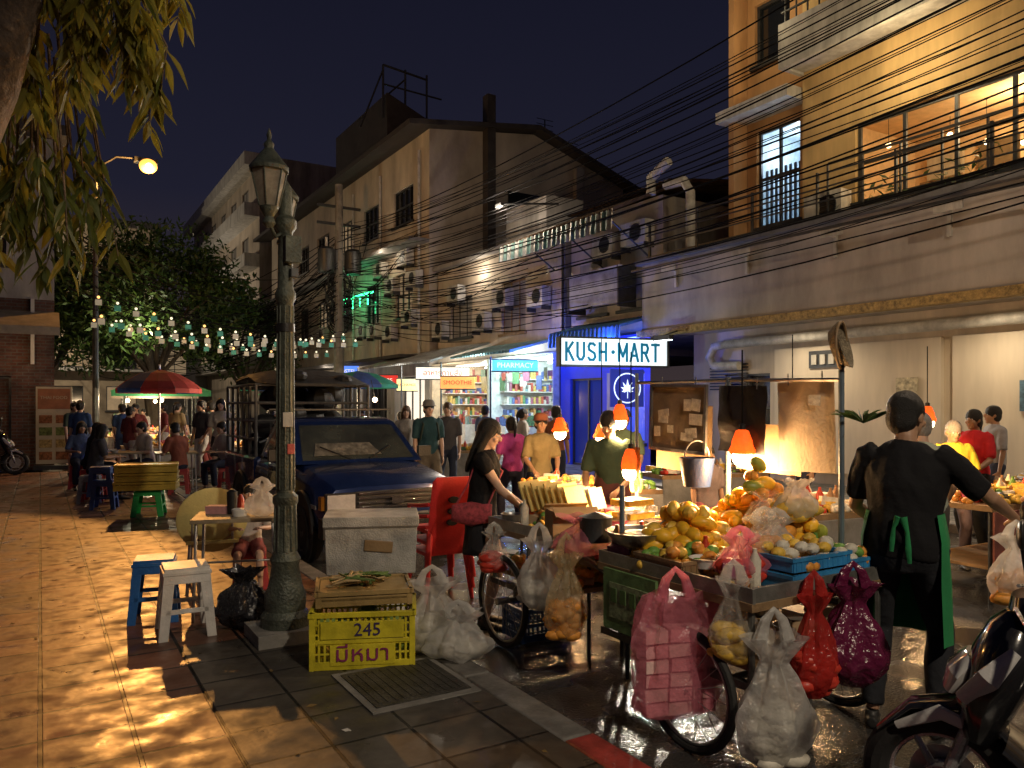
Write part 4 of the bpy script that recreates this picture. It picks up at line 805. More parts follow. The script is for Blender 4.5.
fo=M('styrofoam',(.45,.45,.43),.8,0,.5,5,.5,90); b=B(); b.box((0,0,.17),(.62,.42,.34),fo,top=(1.04,1.04)); b.box((0,0,.375),(.67,.47,.07),fo); b.box((0,0,.335),(.655,.455,.012),M('foam_gap',(.2,.2,.19),.9))
b.box((.05,-.222,.2),(.2,.01,.08),M('tape_brown',(.3,.2,.1),.4),rot=(0,.1,0)); b.build('foam_cooler_box',(-1.03,5.66,.40),.16,bevel=.014)
b=B(); b.box((0,0,.74),(.62,.5,.03),M('table_top',(.3,.25,.17),.5,0,.4,6)); 
for sx in(-1,1):
    for sy in(-1,1): b.tube([(sx*.27,sy*.21,.73),(sx*.29,sy*.23,0)],.013,steel,8)
    b.tube([(sx*.28,-.22,.3),(sx*.28,.22,.3)],.01,steel,6)
b.tube([(-.28,.22,.35),(.28,.22,.35)],.01,steel,6)
b.build('folding_table',(-2.12,5.95,0),.25,bevel=.004)
b=B(); b.lathe([(.035,0),(.04,.12),(.04,.17),(.015,.19)],(-.05,.02,0),blackp,12); b.lathe([(.05,0),(.06,.05),(.055,.055)],(.05,-.1,0),white,12); b.box((-.17,.05,.03),(.16,.11,.06),M('napkin_pink',(.6,.3,.3),.7)); b.lathe([(.03,0),(.03,.1),(.01,.14)],(-.02,.12,0),M('sauce_red',(.5,.05,.02),.3),10); b.build('condiment_set',(-2.12,5.95,.757),0)
b=B(); yc=M('chair_cream_yellow',(.72,.62,.24),.5,0,.2); 
rot=Matrix.Rotation(math.radians(78),3,'X'); b.lathe([(0,-.012),(.27,-.012),(.29,0),(.27,.012),(0,.012)],(0,.2,.62),yc,28,M3=rot); b.torus((0,.185,.62),.2,.01,M('chair_brown',(.3,.16,.05),.5),'y',26,6)
b.box((0,0,.43),(.42,.4,.03),yc)
for sx in(-1,1):
    b.tube([(sx*.18,-.17,.42),(sx*.2,-.2,0)],.014,steel,8); b.tube([(sx*.18,.17,.42),(sx*.2,.24,0)],.014,steel,8); b.tube([(sx*.16,.18,.42),(sx*.16,.2,.6)],.012,steel,8)
b.build('round_back_chair',(-2.62,6.75,0),math.pi+.35,bevel=.003)
b=B(); rc_=M('chair_red_plastic',(.6,.03,.03),.35,0,.2)
def chair(b,m):
    b.box((0,0,.42),(.42,.42,.03),m); b.loft([((0,.2,.42),.2,.015),((0,.24,.6),.21,.015),((0,.29,.86),.2,.015),((0,.3,.9),.17,.01)],m,20,ref=(1,0,0))
    b.loft([((0,.225,.70),.05,.03),((0,.30,.70),.05,.03)],blackp,12)
    for sx in(-1,1):
        for sy in(-1,1): b.loft([((sx*.18,sy*.18,.42),.03,.03),((sx*.22,sy*.23,0),.02,.02)],m,8)
        b.tube([(sx*.2,.22,.66),(sx*.24,.05,.64),(sx*.24,-.16,.62),(sx*.22,-.18,.44)],.018,m,8)
chair(b,rc_); b.X=Matrix.Translation((0,0.02,.1)); chair(b,rc_); b.X=Matrix.Translation((0,0.04,.2)); chair(b,rc_)
b.build('red_plastic_chair',(-.66,6.95,RD),math.pi+.5,bevel=.004)
# ------------------------------------------------ plastic bags
def pmat(name,col,alpha,tr=.5): return M(name,col,.22,0,.15,25,1,22,alpha=alpha,transl=tr,spec=.9)
bagW=pmat('bag_white',(.8,.8,.78),.55); bagC=pmat('bag_clear',(.8,.8,.76),.3); bagP=pmat('bag_pink',(.95,.33,.44),.45); bagR=pmat('bag_red',(.7,.06,.05),.75); bagM=pmat('bag_maroon',(.2,.02,.08),.9,.3); bagY=pmat('bag_amber',(.75,.62,.36),.4); bagB=M('bag_black',(.02,.02,.025),.25,0,.2,25,1,22)
def bag(name,x,y,z,w,h,d,mat,seed,handles=True,content=None,rz=0,boxy=False):
    rr=random.Random(seed); b=B(); n=48; K=26; vs=[]
    ph=[rr.random()*6.28 for _ in range(6)]
    for i in range(K+1):
        t=i/K
        if boxy: r=min(1,t*12)**.5*(1 if t<.7 else 1-.35*(t-.7)/.3)
        elif t<.35: r=math.sin(min(1,(t+.04)/.36)*math.pi/2)**.6
        elif t<.82: r=1-.72*((t-.35)/.47)**1.2
        else: r=.28+.45*((t-.82)/.18)
        for k in range(n):
            a=2*math.pi*k/n; fo_=1+(.04+.16*t)*math.sin(5*a+ph[0]+t*2)+(.03+.12*t)*math.sin(9*a+ph[1]-t*3)+.2*noise.noise(V((math.cos(a)*2.6+seed,math.sin(a)*2.6,t*5)))+.14*(.5-abs(noise.noise(V((math.cos(a)*6+seed,math.sin(a)*6,t*9)))))
            ex=.72 if boxy else 1
            ca,sa=math.cos(a),math.sin(a); ca=math.copysign(abs(ca)**ex,ca); sa=math.copysign(abs(sa)**ex,sa)
            vs.append((r*fo_*w/2*ca,r*fo_*d/2*sa,t*h+.03*noise.noise(V((math.cos(a)*2,math.sin(a)*2+t*4,seed)))*(1 if t>.1 else 0)))
    fs=[(i*n+k,i*n+(k+1)%n,(i+1)*n+(k+1)%n,(i+1)*n+k) for i in range(K) for k in range(n)]+[tuple(range(n))[::-1]]
    b.add(vs,fs,mat)
    if handles:
        for sy in(-1,1): b.loft([((-.2*w,sy*.06*d,h*.95),.03,.004),((-.12*w,sy*.04*d,h*1.12),.02,.004),((0,sy*.02*d,h*1.2),.014,.006),((.12*w,sy*.04*d,h*1.12),.02,.004),((.2*w,sy*.06*d,h*.95),.03,.004)],mat,8)
    if content=='boxes':
        cm=[M('food_pack_pink',(.75,.35,.38),.4,0,.3,15),M('food_pack_pale',(.8,.55,.52),.4)]
        nz=6
        for i in range(nz):
            for j in range(3): b.box((-.3*w+.3*w*j+rr.gauss(0,.003),rr.gauss(0,.003),.06*h+i*.115*h+.05*h),(.28*w,.6*d,.095*h),cm[(i+j)%2],rot=(0,rr.gauss(0,.04),0))
    elif content:
        for i in range(30): b.ell((rr.uniform(-.28,.28)*w,rr.uniform(-.25,.25)*d,.06*h+rr.random()*.36*h),(.05+rr.random()*.03,.04,.035),content,8,6)
    return b.build(name,(x,y,z),rz,angle=50)
foodY=M('food_yellow',(.78,.5,.07),.5,0,.4,20); foodO=M('food_orange',(.75,.32,.05),.5,0,.4,20); foodG=M('food_green',(.15,.34,.06),.5,0,.4,20); foodW=M('food_white',(.68,.64,.54),.5,0,.3,20); foodB=M('food_brown',(.3,.16,.07),.5,0,.4,20); foodR=M('food_redfruit',(.6,.05,.03),.4,0,.3,20)
bag('white_plastic_bag',-.52,5.0,0,.42,.46,.36,bagW,2,content=foodW); bag('white_plastic_bag',-.34,4.86,0,.4,.3,.32,bagW,9,content=foodW); bag('white_plastic_bag',-1.9,5.85,.757,.24,.24,.18,bagW,5)
bag('black_rubbish_bag',-1.93,5.55,0,.36,.42,.34,bagB,3,handles=False)
# ================================================================= CARTS
def wheel(b,x,y,r):
    b.torus((x,y,r),r-.022,.022,rubber,'x',34,8); b.torus((x,y,r),r-.05,.01,steel,'x',34,6); b.loft([((x-.05,y,r),.025,.025),((x+.05,y,r),.025,.025)],steel,10)
    for k in range(18):
        a=k*math.pi/9; b.tube([(x+(.035 if k%2 else -.035),y,r),(x,y+(r-.05)*math.cos(a),r+(r-.05)*math.sin(a))],.0025,steel,4)
def cart(name,n,s,w_,l,zt,wr,wy,topm):
    b=B(); fr=M('cart_frame',(.13,.13,.12),.5,.5,.4); ty=M('tray_steel',(.3,.3,.28),.4,.6,.5)
    b.box((0,0,zt-.02),(w_,l,.04),topm); b.box((0,0,zt-.32),(w_-.1,l-.1,.03),wood)
    for sx in(-1,1):
        for sy in(-1,1): b.tube([(sx*(w_/2-.04),sy*(l/2-.04),zt-.04),(sx*(w_/2-.04),sy*(l/2-.04),zt-.4)],.018,fr,6)
        b.box((sx*(w_/2-.015),0,zt+.03),(.02,l,.08),ty); b.box((0,sx*(l/2-.015),zt+.03),(w_-.04,.02,.08),ty)
        b.box((sx*(w_/2-.04),0,zt-.40),(.04,l,.04),fr); wheel(b,sx*(w_/2+.05),wy,wr)
        b.tube([(sx*(w_/2-.1),l/2,zt-.1),(sx*(w_/2-.12),l/2+.35,zt-.02)],.016,fr,6)
    b.tube([(-w_/2+.12,l/2+.35,zt-.02),(w_/2-.12,l/2+.35,zt-.02)],.018,fr,6); b.tube([(-w_/2-.05,wy,wr),(w_/2+.05,wy,wr)],.018,fr,6)
    for sx in(-1,1): b.tube([(sx*(w_/2-.06),wy,wr),(sx*(w_/2-.06),wy,zt-.4)],.02,fr,6)
    b.tube([(0,-l/2+.1,zt-.4),(0,-l/2+.1,0)],.02,fr,6)
    return b.build(name,W(n,s,RD),ST,bevel=.003)
cart('fruit_cart',3.32,3.02,1.05,1.15,.80,.31,-.22,wood); cart('food_cart',3.4,4.5,1.1,1.0,.82,.33,.2,wood)
P3=lambda n,s,z: W(n,s,RD+z)
def pile(name,n,s,z,fn): b=B(); fn(b); return b.build(name,P3(n,s,z),ST,bevel=0)
def fruit(b,x0,x1,y0,y1,h,cnt,r,mats,rr):
    for i in range(cnt):
        a=rr.uniform(-1,1);c=rr.uniform(-1,1); k=(1-abs(a))*(1-abs(c)); z=rr.random()*h*(k**.5)+r[2]*.6
        rt_=Matrix.Rotation(rr.random()*6.28,3,'Z')@Matrix.Rotation(rr.gauss(0,.4),3,'Y')
        b.ell(((x0+x1)/2+a*(x1-x0)/2,(y0+y1)/2+c*(y1-y0)/2,z),[q*rr.uniform(.9,1.1) for q in r],rr.choice(mats),10,8,M3=rt_)
rr=random.Random(21); mango=M('mango_yellow',(.9,.5,.03),.4,0,.3,6,.05); mangog=M('mango_green',(.34,.38,.05),.4,0,.4,6,.05)
pile('mango_pile',3.25,3.3,.8,lambda b: fruit(b,-.32,.3,-.26,.26,.42,190,(.065,.042,.04),[mango,mango,mango,mango,foodY],rr))
pile('mango_pile',3.66,3.12,.8,lambda b: fruit(b,-.18,.18,-.4,.4,.58,190,(.07,.045,.043),[mango,mango,foodY,foodO,mangog],rr))
def basket(b,x,y,z,w_,d_,h,m,rr_,cm):
    for sx in(-1,1):
        b.box((x+sx*w_/2,y,z+h/2),(.012,d_,h),m); b.box((x,y+sx*d_/2,z+h/2),(w_,.012,h),m); b.box((x+sx*w_/2,y,z+h),(.025,d_+.02,.018),m); b.box((x,y+sx*d_/2,z+h),(w_,.025,.018),m)
        for i in range(int(w_/.04)): b.box((x-w_/2+.02+i*.04,y+sx*(d_/2+.006),z+h*.5),(.008,.006,h*.8),m)
    b.box((x,y,z+.006),(w_,d_,.012),m)
    for i in range(30): b.ell((x+rr_.uniform(-.42,.42)*w_,y+rr_.uniform(-.42,.42)*d_,z+h*.7+rr_.random()*.08),(.04,.035,.03),rr_.choice(cm),8,6)
blu=M('basket_blue',(.04,.25,.55),.4,0,.4); pnk=M('basket_pink',(.7,.15,.28),.4)
pile('blue_basket',3.35,2.6,.81,lambda b: (basket(b,0,0,0,.48,.26,.07,blu,rr,[foodW,foodO,foodY]),basket(b,.0,0,.09,.44,.23,.06,blu,rr,[foodY,foodO,foodW])))
pile('blue_basket',3.68,2.62,.81,lambda b: basket(b,0,0,0,.26,.26,.1,blu,rr,[foodO,foodG,foodW]))
pile('wicker_basket',2.98,3.1,.81,lambda b: basket(b,0,0,0,.33,.36,.09,wood,rr,[foodO,foodY,foodG]))
def pots(b):
    b.lathe([(.06,0),(.15,.05),(.19,.11),(.2,.11),(.155,.045),(.06,-.004)],(0,0,.0),steel,24); b.lathe([(.0,.06),(.14,.065),(.1,.1),(0,.11)],(0,0,.0),foodB,16)
    b.lathe([(.09,0),(.1,.12),(.105,.125),(.095,.12),(.085,.01)],(.3,.15,0),steel,20); b.lathe([(.1,0),(.1,.14),(.105,.15),(0,.18)],(-.05,.35,0),dsteel,20); b.tube([(.02,0,.06),(.2,-.1,.22)],.006,steel,6)
pile('cooking_pots',2.98,3.44,.88,pots)
greenb=M('board_green',(.16,.3,.11),.5,0,.6,9)
b=B(); b.box((0,0,0),(.44,.02,.34),greenb); b.box((0,-.012,0),(.32,.005,.2),M('panel_label',(.3,.38,.2),.6,0,.6,25))
for i in range(4): b.box((-.12+.08*i,-.0165,.03),(.05,.004,.08),M('label_print',(.1,.2,.06),.6))
b.build('green_crate_panel',P3(2.77,3.28,.62),ST-math.pi/2,bevel=.004)
p=P3(2.71,2.9,.0); bag('pink_plastic_bag',p.x+.02,p.y-.05,.04,.42,.62,.2,bagP,11,content='boxes',rz=.25,boxy=True)
p=P3(2.86,2.40,0); bag('white_plastic_bag',p.x+.02,p.y,-.06,.36,.60,.26,bagW,12,content=foodW,rz=.2)
p=P3(2.80,2.56,0); bag('clear_plastic_bag',p.x,p.y,.38,.22,.40,.16,bagC,13,content=foodY)
p=P3(3.18,2.38,0); bag('red_plastic_bag',p.x-.02,p.y,.2,.2,.5,.16,bagR,14,content=foodR)
p=P3(3.42,2.36,0); bag('maroon_plastic_bag',p.x,p.y,.22,.33,.5,.24,bagM,15)
p=P3(2.76,3.72,0); bag('pink_plastic_bag',p.x+.04,p.y+.2,.66,.36,.25,.28,bagP,16,handles=False)
p=P3(2.75,3.85,0); bag('amber_plastic_bag',p.x,p.y,.16,.26,.54,.2,bagY,17,content=foodO,rz=.3)
p=P3(2.75,4.15,0); bag('clear_plastic_bag',p.x,p.y,.28,.28,.46,.22,bagW,18,content=foodW)
p=P3(2.76,4.75,0); bag('clear_plastic_bag',p.x,p.y,.42,.2,.28,.16,bagC,28,content=foodR)
for k,(n_,s_,z_,m_,c_) in enumerate(((3.45,2.85,.80,bagW,None),(3.15,2.8,.76,bagC,foodO),(3.0,2.7,.76,bagP,foodR),(3.55,3.0,.92,bagC,foodY),(3.2,2.72,.84,bagC,foodO),(3.62,2.85,1.0,bagW,foodY))):
    p=P3(n_,s_,0); bag('clear_plastic_bag' if m_ is not bagP else 'pink_plastic_bag',p.x,p.y,z_-.04,.24,.22,.18,m_,19+k,handles=k%2==0,content=c_)
b=B(); pb=M('pole_blue_grey',(.12,.16,.2),.5)
for (n_,s_,h) in ((3.78,2.68,2.0),(3.78,3.5,1.9),(2.9,3.5,1.25)): b.tube([V((n_,s_,.4)),V((n_,s_,h))],.016,pb,8)
b.tube([V((3.78,2.68,1.86)),V((3.78,3.5,1.88))],.012,steel,6); b.tube([V((3.78,3.5,1.88)),V((3.7,4.3,1.88))],.012,steel,6); b.tube([V((3.7,4.3,.8)),V((3.7,4.3,1.95))],.014,pb,6)
b.build('cart_poles',(0,0,RD),ST)
def board(name,n,s0,s1,z0,z1,mat,seed,cr_=.004,frame=None,notes=0,tilt=.03):
    b=B(); K=10; vs=[]; rr_=random.Random(seed)
    for i in range(K+1):
        for j in range(K+1):
            a=i/K;c=j/K; vs.append((cr_*noise.noise(V((a*3+seed,c*3,0))),(s0+(s1-s0)*a)-(s0+s1)/2,(z0+(z1-z0)*c)-z1+.006*noise.noise(V((a*5,seed,0)))*(1-c)))
    b.add(vs,[(i*(K+1)+j,(i+1)*(K+1)+j,(i+1)*(K+1)+j+1,i*(K+1)+j+1) for i in range(K) for j in range(K)],mat)
    w_=s1-s0;h_=z1-z0
    if frame:
        for a_,d_ in (((-.006,0,-.01),(.02,w_,.02)),((-.006,0,-h_+.01),(.02,w_,.02)),((-.006,-w_/2+.01,-h_/2),(.019,.02,h_)),((-.006,w_/2-.01,-h_/2),(.019,.02,h_))): b.box(a_,d_,frame)
    pw_=M('paper_note',(.65,.62,.54),.75,0,.4,30)
    for k in range(notes): b.box((-.014,rr_.uniform(-.35,.35)*w_,-rr_.uniform(.15,.8)*h_),(.003,.05+rr_.random()*.07,.05+rr_.random()*.06),pw_,rot=(rr_.gauss(0,.1),0,0))
    for q in (-.3,.3): b.tube([(0,w_*q,-.02),(0,w_*q,.05)],.004,steel,5)
    o=b.build(name,P3(n,(s0+s1)/2,z1),ST); o.rotation_euler.x=tilt*(1 if seed%2 else -1); return o
cb2=M('cardboard_pale',(.55,.45,.33),.85,0,.3,4,spec=.2); bsh=M('black_sheet',(.015,.015,.018),.45,0,.2,8,.6,10); cdk=M('board_brown',(.24,.19,.14),.8,0,.4,5,spec=.2)
board('notice_board',3.68,3.58,4.12,1.40,1.86,cdk,1,frame=steel,notes=9); board('cardboard_sheet',3.9,3.75,4.3,1.25,1.72,cardb,7,notes=2); board('black_plastic_sheet',3.74,3.16,3.54,1.42,1.84,bsh,3,.03); board('cardboard_sheet',3.80,2.74,3.13,1.33,1.86,cb2,4,notes=1); board('cardboard_sheet',3.86,3.0,3.5,1.3,1.6,cardb,5)
board('orange_cloth',3.6,4.15,4.26,1.1,1.42,M('cloth_orange',(.5,.2,.05),.8),6,.03)
b=B(); b.lathe([(.0,-.05),(.09,-.035),(.13,.02),(.135,.02),(.095,-.042),(0,-.058)],(0,0,0),M('bamboo_sieve',(.26,.21,.14),.8,0,.5,50,.8,90),24,M3=Matrix.Rotation(math.radians(75),3,'X')); b.torus((0,0,0),.13,.008,wood,'y',28,6); b.tube([(0,0,-.13),(0,0,-.3)],.01,wood,6); ob=b.build('bamboo_sieve',P3(3.78,2.68,2.05),.9); ob.scale.x=.8
b=B(); 
for i in range(26):
    a=R.random()*6.28; leaf(b,V((0,0,.0)),V((math.cos(a),math.sin(a),.8)),.2,.012,leafp,R)
b.build('hanging_leaf_bundle',P3(3.86,2.6,1.62),0)
b=B(); b.lathe([(.085,0),(.11,.18),(.115,.18),(.085,-.005)],(0,0,0),M('bucket_navy_plastic',(.02,.04,.12),.4,0,.2),20); b.torus((0,0,.18),.11,.005,steel,'y',16,5,0,math.pi); b.build('hanging_bucket',P3(3.62,3.62,1.2),ST)
def goods(name,n,s,z,x0,x1,y0,y1,cnt,seed):
    rr_=random.Random(seed); b=B(); cols=[M('pack_%d'%i,(.5,.5,.5)) for i in range(8)]
    for i in range(cnt):
        x=rr_.uniform(x0,x1);y=rr_.uniform(y0,y1);k=rr_.random()
        if k<.3: h=rr_.uniform(.04,.1); b.box((x,y,h/2+rr_.random()*.05),(rr_.uniform(.08,.16),rr_.uniform(.08,.14),h),rr_.choice([foodW,foodY,foodY,cardb,rr_.choice(cols),white]),rot=(rr_.gauss(0,.08),rr_.gauss(0,.08),rr_.random()*3))
        elif k<.5: b.lathe([(.07,0),(.085,.05),(.09,.05),(.06,.005)],(x,y,.01+rr_.random()*.04),rr_.choice([steel,white,pnk]),14); fruit(b,x-.05,x+.05,y-.05,y+.05,.06,8,(.025,.02,.02),[rr_.choice([foodG,foodO,foodY,foodB,foodR])],rr_)
        elif k<.62: b.lathe([(.03,0),(.032,.13),(.012,.17),(.012,.19),(0,.19)],(x,y,0),rr_.choice([M('sauce_red',(.5,.05,.02)),foodB,foodW,foodG]),10)
        else: fruit(b,x-.09,x+.09,y-.09,y+.09,.1,12,(.035,.028,.028),[rr_.choice([foodG,foodO,foodY,foodO,foodW,foodY,foodY,foodR])],rr_)
    return b.build(name,P3(n,s,z),ST,bevel=0)
goods('food_display',3.4,4.5,.84,-.5,.5,-.45,.45,85,5)
b=B(); by_=M('box_yellow',(.75,.58,.2),.6,0,.2)
for i in range(8): b.box((0,i*.055-.2,.12+.02*(i%2)),(.26,.012,.2),by_,rot=(-.35,0,0)); b.box((.3,i*.05-.2,.1),(.2,.012,.16),foodW,rot=(-.3,0,0))
b.build('snack_boxes',P3(3.2,4.65,.92),ST+.4)
b=B(); b.box((0,0,.1),(.3,.22,.2),cardb); b.box((0,-.14,.2),(.3,.1,.006),cardb,rot=(.5,0,0)); b.box((0,.14,.2),(.3,.1,.006),cardb,rot=(-.5,0,0)); b.build('cardboard_box',P3(3.0,4.15,.83),.2)
b=B()
for i in range(5): b.box((R.gauss(0,.01),R.gauss(0,.01),.03+i*.045),(.24,.18,.04),bagC if i%2 else foodY,rot=(0,0,R.gauss(0,.1)))
b.build('takeaway_boxes',P3(3.5,4.1,.84),ST)
goods('food_display',3.35,4.5,.53,-.4,.4,-.4,.4,20,9); goods('fruit_display',3.3,3.1,.82,-.4,.45,-.5,.5,50,10); goods('food_display',3.32,3.02,.5,-.4,.4,-.45,.45,24,33); goods('food_display',3.5,3.95,.72,-.3,.3,-.25,.25,26,51)
b=B(); b.box((0,0,-.03),(.8,.5,.05),wood)
for sx in(-1,1):
    for sy in(-1,1): b.tube([(sx*.35,sy*.2,-.03),(sx*.35,sy*.2,-.7)],.015,dsteel,6)
b.build('side_table',P3(3.5,3.95,.70),ST)
crate('blue_crate',.18,5.7,RD+.02,(.03,.1,.3),.4,.3,.24,.5,'dblue')
orsh=M('lamp_shade_orange',(.8,.2,.04),.6,0,.3,40,.6,30,emit=1.1,ecol=(1,.17,.02),transl=.5); wb=M('bulb_bright',(1,.9,.7),.4,0,0,bump=0,emit=22,ecol=(1,.74,.42))
def pend(x,y,z,en,r=.075,up=.5):
    b=B(); b.lathe([(.02,.15),(.04,.14),(.05,.11),(.062,.08),(.066,.05),(r,.02),(r*.93,.0),(.055,.07),(.02,.14)],(0,0,0),orsh,18); b.ell((0,0,-.02),(.064,.064,.062),wb,12,8); b.tube([(0,0,.14),(0,0,.14+up)],.005,cab,5); b.lathe([(.022,.14),(.022,.18),(0,.19)],(0,0,0),blackp,10)
    o=b.build('pendant_lamp',(x,y,z),0); light('POINT','lamp_light',(x,y,z-.12),en,(1,.56,.23),o,.04); return o
pend(.85,5.5,1.14,55,.07,.7); pend(1.42,4.75,1.30,55,.08,.5); pend(.5,8.0,1.32,62,.09,.9); pend(.93,8.0,1.26,62,.09,.9); pend(.98,7.0,1.46,26,.08,.6); pend(4.1,7.6,1.44,80,.08,.6); pend(2.55,7.0,1.5,45,.08,.6)
def stall(name,x,y,rz,w_,l,seed,h=.78,canopy=None,n=40):
    b=B(); b.box((0,0,h),(w_,l,.05),wood); b.box((0,-l/2-.01,h-.25),(w_,.02,.45),M('stall_panel_%d'%(seed%3),[(.25,.25,.24),(.3,.1,.08),(.2,.2,.22)][seed%3],.6,0,.4)); b.box((0,0,.3),(w_-.1,l-.1,.03),wood)
    for sx in(-1,1):
        for sy in(-1,1): b.tube([(sx*(w_/2-.04),sy*(l/2-.04),0),(sx*(w_/2-.04),sy*(l/2-.04),h if not canopy else 2.2)],.02,dsteel,6)
    if canopy: 
        b.add([(-w_/2-.3,-l/2-.4,2.1),(w_/2+.3,-l/2-.4,2.1),(w_/2+.3,l/2+.4,2.1),(-w_/2-.3,l/2+.4,2.1),(0,0,2.6)],[(0,1,4),(1,2,4),(2,3,4),(3,0,4)],canopy)
        b.add([(-w_/2-.3,-l/2-.4,2.1),(w_/2+.3,-l/2-.4,2.1),(w_/2+.3,-l/2-.4,1.95),(-w_/2-.3,-l/2-.4,1.95)],[(0,1,2,3)],canopy)
    o=b.build(name,(x,y,RD),rz,bevel=.003)
    g=goods('food_display',0,0,0,-w_/2+.1,w_/2-.1,-l/2+.08,l/2-.08,n,seed); g.parent=o; g.location=(0,0,h+.025); g.rotation_euler=(0,0,0)
    return o
stall('market_stall',.85,8.6,.1,1.5,.7,3,n=60); stall('market_stall',4.55,7.3,.5,1.4,.8,4,.82,n=80); stall('market_stall',2.6,10.5,.3,1.6,.7,6); stall('market_stall',6.2,8.8,.5,1.5,.8,7,n=60); stall('market_stall',2.5,6.6,.4,1.2,.6,21,.8,n=50)
cv2=M('canopy_cream',(.45,.4,.32),.7,transl=.3); cv3=M('canopy_green',(.05,.25,.12),.7,transl=.3)
sw=(1,.72,.42)
stall('market_stall',-8.0,17.5,.5,1.6,.8,8)
for (x,y,w_,sd,cv,en) in ((-5.6,17.5,1.8,11,None,120),(-9.6,21,1.8,12,cv3,190),(-3.6,19.5,1.8,14,None,140),(-13.0,28,2.2,16,cv2,260),(-8.0,29,2.2,18,cv3,240),(-11.5,23,1.8,24,None,190)):
    s_=stall('market_stall',x,y,.5,w_,.9,sd,canopy=cv); light('POINT','stall_lamp',(x,y-.5,1.75),en,sw,s_,.05)
    bb=B(); bb.ell((0,0,0),.06,wb,10,8); bb.tube([(0,0,.05),(0,.3,.5)],.01,cab,4); bo=bb.build('bulb'); bo.location=(0,-.4,1.85); bo.parent=s_
stall('market_stall',-1.5,15.5,.5,1.6,.8,15)
def umb(name,x,y,z,r,cols,tilt=0):
    b=B(); n=16; ms=cols
    for k in range(n):
        a0=2*math.pi*k/n;a1=2*math.pi*(k+1)/n; pr=[(0,.42),(.45,.33),(.8,.15),(1,0),(1,-.1)]
        for (r0,z0),(r1,z1) in zip(pr,pr[1:]):
            b.poly([(r*r0*math.cos(a0),r*r0*math.sin(a0),z0),(r*r1*math.cos(a0),r*r1*math.sin(a0),z1),(r*r1*math.cos(a1),r*r1*math.sin(a1),z1),(r*r0*math.cos(a1),r*r0*math.sin(a1),z0)],ms[(k//2)%len(ms)])
        if k%2==0: b.tube([(0,0,.38),(r*.8*math.cos(a0),r*.8*math.sin(a0),.13),(r*math.cos(a0),r*math.sin(a0),0)],.008,steel,4)
    b.tube([(0,0,.5),(0,0,-z)],.022,steel,8); b.ell((0,0,.5),.03,white,8,6); b.lathe([(.25,-z),(.25,-z+.12),(.05,-z+.15)],(0,0,0),conc,16)
    return b.build(name,(x,y,z),0,sm=False)
uR=M('umbrella_red',(.4,.05,.05),.7,transl=.3); uB=M('umbrella_blue',(.04,.08,.25),.7,transl=.3); uG=M('umbrella_green',(.03,.25,.15),.7,transl=.3)
umb('market_umbrella',-7.6,16.6,1.95,.85,[uR,uB,uR,uR]); umb('market_umbrella',-6.6,21.5,2.1,1.0,[uG,uG,uB]); umb('market_umbrella',-4.6,23,2.2,1.2,[uB,uG])
b=B(); bc=M('banner_cream',(.45,.4,.3),.6,0,.15); b.box((0,0,1.1),(.78,.02,1.9),bc); b.box((0,0,.06),(.85,.25,.1),dsteel)
for i in range(4):
    for j in range(2): b.box((-.18+.36*j,-.013,.35+.3*i),(.28,.004,.2),M('menu_photo_%d'%(i%3),[(.3,.12,.05),(.4,.3,.12),(.15,.2,.06)][i%3],.5,0,.8,18))
b.box((0,-.013,1.75),(.7,.004,.5),M('banner_brown',(.3,.12,.06),.6)); bn=b.build('roll_up_banner',(-11.3,19,0),.35); text('lettering','THAI FOOD',.11,bc,(0,-.02,1.78),(math.pi/2,0,0),bn,.002)
